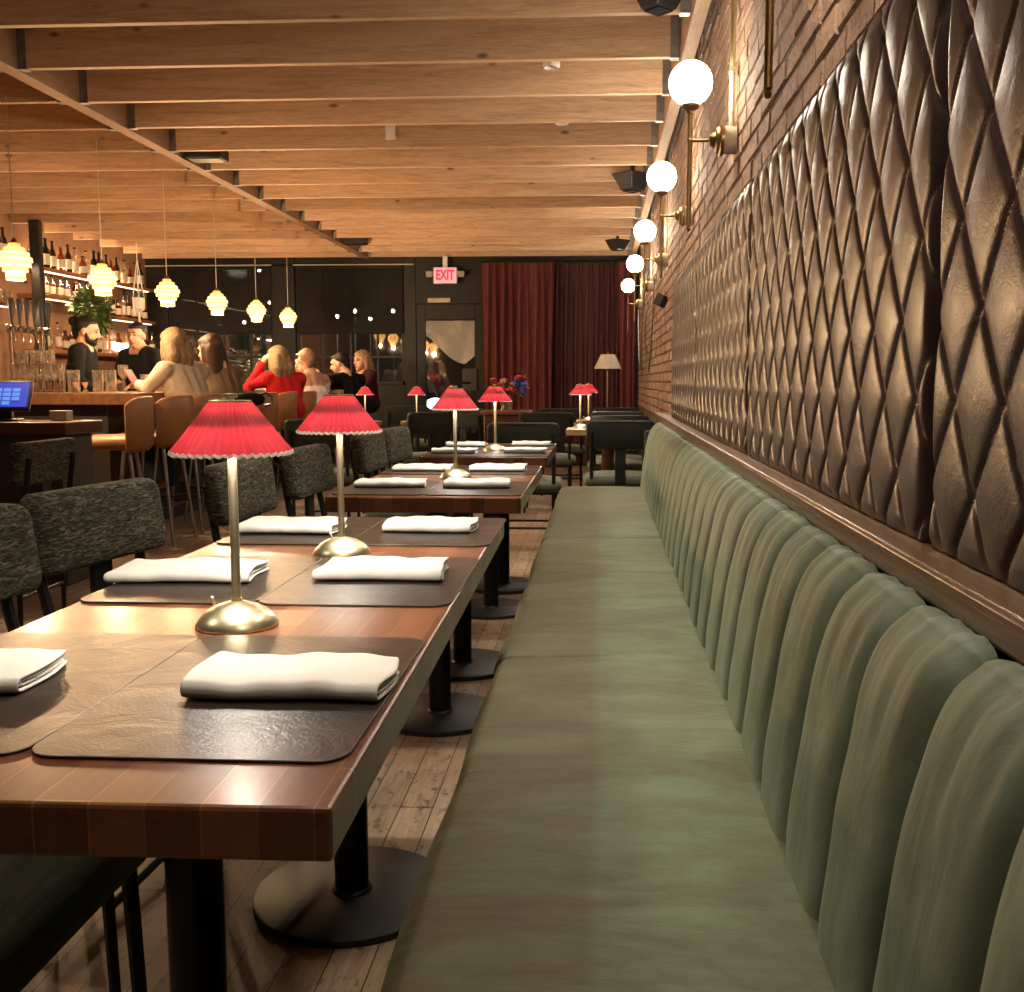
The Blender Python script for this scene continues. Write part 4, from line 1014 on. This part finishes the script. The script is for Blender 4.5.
# rack of stacked tumblers at the end of the bar by the screen
k_ = 0
for lvl, nn in ((0, 4), (1, 4), (2, 3)):
    for i in range(nn):
        put('tumbler_glass', -4.17+.098*i+.03*(lvl == 2), 7.22, BZ+.008+lvl*.098, 'clear tumbler in the stack by the screen, %s layer, %s along' % (['bottom', 'middle', 'top'][lvl], ORD[i]), 'stacked tumblers on the bar')
for lvl in (0, 1):
    tag(MB().box(-.23, .23, -.06, .06, 0, .0025).build('glass_tray', M['glass'], loc=(-4.02, 7.22, BZ+.104+lvl*.098-.001)), 'thin clear tray between the %s tumblers' % ['bottom and middle', 'middle and top'][lvl], 'tray')
tag(MB().box(-.24, .24, -.075, .075, 0, .008).build('bar_mat', M['black'], loc=(-4.02, 7.22, BZ)), 'black mat under the stacked tumblers', 'mat')
for i, (x, y, kd, lb) in enumerate([(-3.90, 6.95, 'drink_glass', 'amber drink in front of the stacked tumblers, leftmost of three'), (-3.82, 7.0, 'drink_glass', 'amber drink in front of the stacked tumblers, middle of three'), (-3.735, 6.95, 'drink_glass', 'amber drink in front of the stacked tumblers, rightmost of three'),
        (-3.66, 7.02, 'highball_glass', 'tall clear glass beside the amber drinks'), (-3.625, 6.93, 'highball_glass', 'tall clear glass at the corner before the metal jiggers'),
        (-3.58, 6.88, 'jigger', 'small metal jigger nearer the tall glasses'), (-3.515, 6.88, 'jigger', 'small metal jigger nearer the bartender in the jacket'),
        (-3.49, 7.02, 'highball_glass', 'tall glass of the pair in front of the bartender, by his chest'), (-3.39, 7.0, 'highball_glass', 'tall glass of the pair in front of the bartender, by the phone side'),
        (-3.56, 7.55, 'stem_glass', 'stem glass between the two bartenders on the bar'), (-3.50, 7.75, 'tumbler_glass', 'short tumbler before the bartender in the tee'), (-3.42, 7.62, 'drink_glass', 'amber drink beside the hands with the phone'),
        (-3.45, 8.45, 'highball_glass', 'tall glass past the woman in the cream shirt'), (-3.38, 8.6, 'highball_glass', 'tall glass by the dark caddy on the bar'), (-3.40, 9.0, 'stem_glass', 'stem glass by the woman in red')]):
    put(kd, x, y, BZ+.0005, lb, 'glasses along the bar')
cy_ = thing('bar_caddy', 'dark caddy with straws and napkins on the bar by the woman in red', 'caddy', (-3.25, 8.88, BZ))
MB().box(-.12, .10, -.07, .07, 0, .09).build('box', M['black'], cy_, bevel=.005)
cn = MB(); cn.box(-.10, .0, -.05, .05, .09, .10)
for q in range(8): cn.tube([(.02+.01*(q%4), -.04+.02*(q//2), .05), (.03+.012*(q%4), -.045+.022*(q//2), .17)], .003, 5)
cn.build('straws', M['lining'], cy_)
dl = thing('bar_lamp', 'small bright white shaded lamp standing on the bar by the dark caddy', 'lamp', (-3.42, 8.75, BZ))
MB().lathe([(.045,0), (.045,.008), (.006,.014), (.005,.16), (.001,.16)], n=18).build('lamp_base', M['brass'], dl)
MB().lathe([(.075,.15), (.076,.152), (.045,.205), (.001,.21)], n=24, caps=False).build('shade', emis('bar_lamp_shade', (1,.9,.68), 3.0), dl, fix=False)

# ------------------------------------------------------------------ people
class Blob(MB):
    def cap(s, pts, rs, n=10):
        s.tube(pts, rs, n)
        for p, r_ in zip(pts, rs if isinstance(rs, (list, tuple)) else [rs]*len(pts)): s.ball(p, r_*.995, 10, 7)
        return s
    def fuse(s, name, mat, parent, vox=.011, it=3):
        o = s.build(name, mat, parent, fix=False, smooth=True, angle=180)
        md = o.modifiers.new('Remesh', 'REMESH'); md.mode = 'VOXEL'; md.voxel_size = vox; md.use_smooth_shade = True
        ms = o.modifiers.new('Smooth', 'SMOOTH'); ms.factor = .5; ms.iterations = it
        return o
def person(lb, x, y, rz, top, head, hyaw, hpitch, skin, hair, hstyle, topm, arms, lean=.10, standing=False, sleeves=2, beard=False, shw=.18, seat=.75, neckline=0.0, tall=.0, hrole=0.0, phone=False, turtle=0, off=False):
    """head: (side, fwd) of head centre; arms: ((elbow),(hand)) for left and right, local; sleeves 0 none, 1 short, 2 long"""
    t = thing('person', lb, 'person', (x, y, 0), rz)
    hz = top-.118; hc = Vector((head[0], head[1], hz))
    R = Euler((hpitch, hrole, hyaw)).to_matrix()
    H = lambda a: hc + R @ Vector(a)
    shz = top-.275-tall; hipz = .94 if standing else seat+.09
    sc = Vector((0, lean, shz))                           # mid shoulders
    L, Rr = sc+Vector((-shw+.015, -.01, -.02)), sc+Vector((shw-.015, -.01, -.02))
    b = Blob()
    b.ball(H((0,-.010,.022)), (.072,.090,.090), 18, 12, R.to_euler())
    b.ball(H((0,.028,-.045)), (.055,.058,.068), 16, 10, R.to_euler())
    b.ball(H((0,.060,-.092)), (.026,.022,.020), 10, 8)
    b.cap([H((0,.084,.012)), H((0,.104,-.028))], [.009,.0145], 8)
    b.ball(H((0,.082,-.062)), (.024,.012,.010), 10, 6, R.to_euler())
    b.ball(H((0,.078,.028)), (.05,.014,.012), 10, 6, R.to_euler())
    for s_ in (-1, 1): b.ball(H((s_*.074,-.012,-.012)), (.010,.020,.032), 8, 8, R.to_euler())
    b.cap([H((0,-.020,-.06)), sc+Vector((0,-.02,.05)), sc+Vector((0,-.02,-.02))], [.050,.052,.07], 12)
    b.cap([L, sc, Rr], [.055,.075,.055], 10)
    chest = Vector((0, lean*.65, shz-.16)); waist = Vector((0, lean*.25, (shz+hipz)/2-.07)); hip = Vector((0, 0, hipz))
    def torso(m, g, dz=0):
        for s_ in (-.6, .6):
            m.cap([sc+Vector((s_*shw*.72, -.005, -.03-dz)), chest+Vector((s_*shw*.62,0,0)), waist+Vector((s_*.085,0,0)), hip+Vector((s_*.10,0,0))], [.072+g,.098+g,.090+g,.105+g], 12)
        m.cap([sc+Vector((0,-.012,-.035-dz)), chest, waist, hip], [.075+g,.105+g,.10+g,.11+g], 12)
    torso(b, 0)
    legs = Blob()
    for s_ in (-1, 1):
        if standing: kn, an, to = (s_*.10,.03,.50), (s_*.10,-.01,.09), (s_*.11,.15,.035)
        else: kn, an, to = (s_*.11,.40,hipz-.03), (s_*.10,.33,.36), (s_*.11,.46,.315)
        for m, g in ((b, 0), (legs, .014)):
            m.cap([hip+Vector((s_*.09,0,0)), kn, an], [.085+g,.058+g,.038+g], 10)
        b.cap([an, to], [.036,.03], 8)
    if not standing or True: legs.cap([hip+Vector((-.06,0,0)), hip+Vector((.06,0,0))], [.115,.115], 12)
    sl = Blob(); torso(sl, .014, .07 if off else 0)
    if not off: sl.cap([L+Vector((.0,0,.0)), sc+Vector((0,-.012,.005)), Rr], [.062,.070+.012*turtle,.062], 10)
    if turtle: sl.cap([sc+Vector((0,-.02,.0)), H((0,-.02,-.105))], [.07,.058], 12)
    for s_, (el, ha) in zip((-1, 1), arms):
        S_ = L if s_ < 0 else Rr; el = Vector(el); ha = Vector(ha)
        d_ = (ha-el).normalized(); pal = ha+d_*.045
        b.cap([S_, el, ha], [.050,.038,.026], 10)
        side = d_.cross(Vector((0,0,1))).normalized(); nrm = side.cross(d_).normalized()
        b.cap([ha, pal], [.024,.030], 8); b.ball(pal, (.034,.034,.02), 8, 6)
        for f_, (off, ln) in enumerate(((-.026,.060), (-.009,.072), (.009,.068), (.026,.052))):
            q0 = pal+side*off+d_*.02; q1 = q0+d_*ln*.55-nrm*.006; q2 = q1+d_*ln*.35-nrm*.022
            b.cap([q0, q1, q2], [.0105,.0095,.008], 7)
        th0 = pal+side*(-s_)*.028-d_*.015; b.cap([th0, th0+side*(-s_)*.022+d_*.025, th0+side*(-s_)*.026+d_*.05-nrm*.01], [.012,.0105,.009], 7)
        if sleeves == 2: sl.cap([S_, el, el+(ha-el)*.90], [.068,.053,.041], 10)
        elif sleeves == 1: sl.cap([S_+(el-S_)*(.25 if off else 0), S_+(el-S_)*.75], [.070,.064], 10)
    bo = b.fuse('body', skin, t, .0085 if phone else .0095, 3)
    so = sl.fuse('top', topm, t, .012, 3)
    legs.fuse('trousers', M['jeans'], t, .016, 2)
    hr = Blob()
    cz = {'short': (.078,.092,.082), 'bun': (.079,.092,.084)}.get(hstyle, (.086,.098,.094))
    hr.ball(H((0,-.032,.038)), cz, 18, 12, R.to_euler())
    if hstyle == 'short':
        hr.ball(H((0,.000,.072)), (.066,.076,.036), 14, 9, R.to_euler())
        hr.cap([H((0,-.075,.0)), H((0,-.072,-.05))], [.052,.036], 10)
    elif hstyle == 'bun':
        hr.ball(H((0,-.006,.070)), (.066,.074,.036), 14, 9, R.to_euler()); hr.ball(H((0,-.125,.055)), (.042,.040,.042), 12, 8)
        hr.cap([H((0,-.075,.0)), H((0,-.070,-.06))], [.055,.038], 10)
    else:
        ln = {'bob': .17, 'long': .40, 'mid': .24}[hstyle]
        hr.ball(H((0,.000,.070)), (.074,.084,.048), 14, 9, R.to_euler())
        bk = H((0,-.062,.0)); dn = Vector((0,-.02,-1))
        back_ = Vector((0,-.045,0))
        for ox in (-.045, 0, .045):
            p_ = H((ox,-.062,.0)); hr.cap([p_, p_+dn*ln*.5+back_*.6+Vector((ox*.3,0,0)), p_+dn*ln+back_*(.7 if ln > .2 else .3)+Vector((ox*.2,0,0))], [.055,.056,.030 if ln > .3 else .044], 10)
        for s_ in (-1, 1):
            p_ = H((s_*.070,-.015,.015)); hr.cap([p_, H((s_*.080,-.015,-.08)), H((s_*.074,-.005,-.06))+dn*ln*.45], [.030,.028,.016], 8)
    hr.fuse('hair', hair, t, .010, 2)
    if beard:
        bd = Blob(); bd.ball(H((0,.036,-.078)), (.056,.056,.044), 14, 9, R.to_euler()); bd.ball(H((0,.066,-.092)), (.030,.026,.026), 10, 8)
        for s_ in (-1, 1): bd.cap([H((s_*.062,.005,-.02)), H((s_*.052,.032,-.075))], [.012,.018], 8)
        bd.cap([H((-.022,.090,-.046)), H((.022,.090,-.046))], [.009,.009], 8)
        bd.fuse('beard', M['hairblack'], t, .008, 1)
    for s_ in (-1, 1):
        MB().ball(H((s_*.030,.080,.006)), (.012,.007,.0065), 10, 7, R.to_euler()).build('eye', M['eye'], t)
        MB().ball(H((s_*.031,.088,.030)), (.018,.006,.0045), 8, 6, R.to_euler()).build('eyebrow', hair if hair is not M['hairblond'] else M['hairbrown'], t)
    MB().ball(H((0,.0935,-.062)), (.022,.006,.0065), 10, 6, R.to_euler()).build('lips', M['lips'], t)
    return t

dn_arm = lambda s, fz, e=.20: ((s*.26, .02, fz-.28), (s*.19, .22, fz-.42))
# bartender in the jacket
person('bearded bartender with tied back dark hair and black jacket behind the bar', -4.34, 8.40, -1.35, 1.632, (0,.085), 0, -.22, M['skin'], M['hairblack'], 'bun', M['blackcloth'],
       (((-.25,.06,1.10), (-.16,.24,.98)), ((.25,.06,1.10), (.16,.24,.98))), lean=.05, standing=True, beard=True, shw=.205)
person('bartender in a black tee with short dark hair behind the bar', -4.16, 9.2, 2.72, 1.63, (0,.05), .35, -.10, M['skin2'], M['hairblack'], 'short', M['blackcloth'],
       (((-.27,.02,1.10), (-.20,.24,1.06)), ((.27,.02,1.10), (.20,.24,1.06))), lean=.02, standing=True, sleeves=1, shw=.215)
cr = person('woman in a cream shirt with fair shoulder hair leaning on the bar with a phone', -2.93, 7.30, 1.22, 1.472, (-.03,.15), -.25, -.12, M['skin'], M['hairblond'], 'bob', M['creamcloth'],
       (((-.235,.20,1.045), (-.10,.42,1.072)), ((.24,.22,1.05), (.05,.47,1.075))), lean=.10, shw=.195, phone=True)
ph = thing('phone', 'phone held over the bar by the woman in the cream shirt', 'phone', (-3.39, 7.33, 1.125), 1.22)
m = MB(); m.obox((0,0,0), (.036,.072,.004), (.9,0,0)); m.build('case', M['petal_red'], ph, bevel=.003)
m = MB(); m.obox((0,-.0035,.003), (.033,.068,.001), (.9,0,0)); m.build('display', emis('phone_glow', (.8,.35,.35), .05, (.2,.07,.07)), ph)
person('woman with long brown hair and taupe sleeveless top sitting at the bar', -2.94, 8.02, 1.05, 1.46, (-.04,.15), .15, -.15, M['skin'], M['hairbrown'], 'long', M['taupecloth'],
       (((-.22,.20,1.05), (-.12,.42,1.05)), ((.22,.20,1.05), (.10,.42,1.05))), lean=.09, sleeves=0, shw=.18)
person('woman in a red sweater with blond hair, hand raised to her face', -2.88, 9.37, .85, 1.415, (-.03,.10), .10, -.10, M['skin'], M['hairblond'], 'bob', M['redcloth'],
       (((-.25,.24,1.04), (-.115,.20,1.27)), ((.24,.18,.99), (.12,.36,1.05))), lean=.06, shw=.19)
person('woman in a white off-shoulder top with pinned-up hair, back to camera', -2.82, 10.1, .95, 1.425, (-.02,.10), -.2, -.05, M['skin'], M['hairblond'], 'short', M['whitecloth'],
       (((-.24,.16,.98), (-.12,.36,1.04)), ((.24,.16,.98), (.12,.36,1.04))), lean=.06, sleeves=1, shw=.18, tall=.015, off=True)
person('dark-haired woman facing the camera between the blond women at the bar', -2.95, 10.72, 2.65, 1.40, (.17,.06), .1, -.05, M['skin'], M['hairblack'], 'long', M['darkcloth'],
       (((-.22,.20,1.0), (-.10,.36,1.05)), ((.22,.20,1.0), (.10,.36,1.05))), lean=.05, shw=.17)
person('man in a black shirt with short dark hair turned towards the bar', -2.74, 11.25, .95, 1.412, (-.04,.13), .55, -.28, M['skin'], M['hairblack'], 'short', M['blackcloth'],
       (((-.27,.14,1.0), (-.14,.36,1.05)), ((.27,.14,1.0), (.12,.36,1.05))), lean=.07, shw=.215, beard=False)
person('fair-haired woman in a dark top facing this way by the windows', -2.70, 11.95, 2.25, 1.452, (0,.08), .25, -.02, M['skin'], M['hairblond'], 'mid', M['darkcloth'],
       (((-.22,.16,1.0), (-.10,.34,1.03)), ((.22,.16,1.0), (.10,.34,1.03))), lean=.04, shw=.175)

# ------------------------------------------------------------------ outside the windows
struct(MB().box(-16, 8, 13.7, 32, -.14, -.08).build('street', plain('wet_asphalt', (.03,.03,.032), .3), smooth=False))
struct(MB().box(-16, 8, 31, 31.3, -.1, 7).build('exterior_wall', plain('far_facade', (.05,.045,.045), .8), smooth=False))
r = random.Random(23)
for x, y, lb in ((-6.0, 15.2, 'green shrub outside the window behind the bartenders'), (-5.0, 14.9, 'green shrub outside the window behind the woman in red')):
    sh_ = thing('street_shrub', lb, 'shrub', (x, y, -.08)); m = MB(); leaves(m, (0,0,1.1), (.45,.35,.65), 260, .16, r); m.build('foliage', M['leaf'], sh_, fix=False)
    tr_ = MB(); tr_.tube([(0,0,0), (0,0,.9)], .03, 8); tr_.build('stem', M['joist'], sh_)
M['street_glow'] = emis('street_glow', (1,.9,.75), 60.0)
for px, z, y in ((-8.5, 3.6, 20), (-8.3, 2.75, 20), (-6.95, 3.35, 21), (-6.75, 2.7, 21), (-7.3, 2.3, 21), (-5.1, 2.35, 20), (-4.75, 2.45, 20), (-4.45, 2.3, 20), (-4.0, 2.45, 20)):
    t = thing('street_light', 'tiny bright street light glimpsed through the black roller shade', 'street light', (px, y, z), 0, 'street lights beyond the shades')
    MB().ball((0,0,0), .036, 10, 8).build('lamp_globe', M['street_glow'], t); MB().tube([(0,0,-.06), (0,0,-.08-z)], .02, 6).build('post', M['black'], t)
tag(MB().ball((0,0,0), (.16,.05,.10), 10, 7).build('parked_headlight', emis('cool_glow', (.45,.75,1), 5.0), loc=(-2.75, 17.2, .72)), 'cool white light low outside the glass door', 'light')
MB().tube([(0,0,-.05), (0,0,-.79)], .03, 8).build('post', M['black'], bpy.data.objects['parked_headlight'])
bpy.data.objects['parked_headlight'].name = 'path_light'

# ------------------------------------------------------------------ light
def light(ty, name, loc, energy, col, size=.05, rot=None, parent=None, spot=None, blend=.5):
    l = bpy.data.lights.new(name, ty); l.energy = energy; l.color = col
    if ty in ('POINT', 'SPOT'): l.shadow_soft_size = size
    if ty == 'AREA': l.size = size
    if spot: l.spot_size = math.radians(spot); l.spot_blend = blend
    o = bpy.data.objects.new(name, l); COL.objects.link(o); o.location = loc
    if rot: o.rotation_euler = rot
    if parent: o.parent = parent
    return o
WARM = (1.0, .63, .33); WARM2 = (1.0, .89, .74)
for x, y, z, lb in ALL:
    ld = light('AREA', 'lamp_glow', (x, y, z+.286), 1.15, (1, .92, .79), .075); ld.data.shape = 'DISK'
for y in SY+[2.13, .30]: light('POINT', 'sconce_glow', (.33-.0, y, 2.190), 54, WARM2, .084)
for y in PY: 
    light('POINT', 'pendant_glow', (-3.4, y, 1.645), 27, WARM, .02)
    light('POINT', 'pendant_bulb', (-3.4, y, 1.80), 3.4, WARM2, .03)
# spotlights between the joists; the wide left beam is added for the chair seat
for x, y, e in ((-.262, 5.66, 55), (-.25, 6.86, 36), (-.26, 3.15, 66), (-.27, 1.28, 36), (-2.5, 1.20, 30), (-2.0, 6.3, 10), (-.3, 9.4, 16), (-1.8, 9.4, 16)):
    light('SPOT', 'ceiling_spot_beam', (x, y, 2.74), e, (1, .89, .73), .04, (0,0,0), spot=110 if x < -2.3 else 82, blend=.7)
for k_, e in (('A', 9), ('B', 5), ('C', 5.5), ('E', 4), ('D', 4)):  # area lamps added under the shelves to brighten bottles and wall
    y0, y1, z, x1 = shelves[k_]
    la = light('AREA', 'added_shelf_fill', (x1-.03, (y0+y1)/2, z-.052), e, WARM, .02, (0, -.35, 0)); la.data.shape = 'RECTANGLE'; la.data.size = .02; la.data.size_y = y1-y0-.2
la = light('AREA', 'added_ceiling_wash', (-5.93, 11.7, 2.292), 7, WARM, .02, (PI, 0, 0)); la.data.shape = 'RECTANGLE'; la.data.size = .03; la.data.size_y = 2.5  # upward lamp added to brighten the joists over the bar
light('POINT', 'added_shrub_light', (-6, 17, 3), 450, (1,.85,.6), .2)  # unseen point light added to brighten the shrubs outside

w = bpy.data.worlds.new('night'); S.world = w; w.use_nodes = True
w.node_tree.nodes['Background'].inputs[0].default_value = (.02,.025,.04,1); w.node_tree.nodes['Background'].inputs[1].default_value = .6

# ------------------------------------------------------------------ camera
cam = bpy.data.cameras.new('camera'); co = bpy.data.objects.new('camera', cam); COL.objects.link(co)
cam.sensor_fit = 'HORIZONTAL'; cam.sensor_width = 36; cam.lens = 36*F/1024
cam.shift_x = (512-CX)/1024; cam.shift_y = 0.0
cam.clip_start = .02
co.location = (0, 0, EYE); co.rotation_euler = (PI/2-PITCH, 0, YAW)
S.camera = co
vs = S.view_settings; vs.view_transform = 'Standard'; vs.look = 'None'; vs.gamma = 1; vs.exposure = 1.32
try: vs.use_curve_mapping = False
except Exception: pass
cy = S.cycles
cy.use_denoising = True; cy.max_bounces = 8; cy.diffuse_bounces = 4; cy.glossy_bounces = 4; cy.transparent_max_bounces = 16; cy.sample_clamp_indirect = 6; cy.caustics_reflective = False; cy.caustics_refractive = False
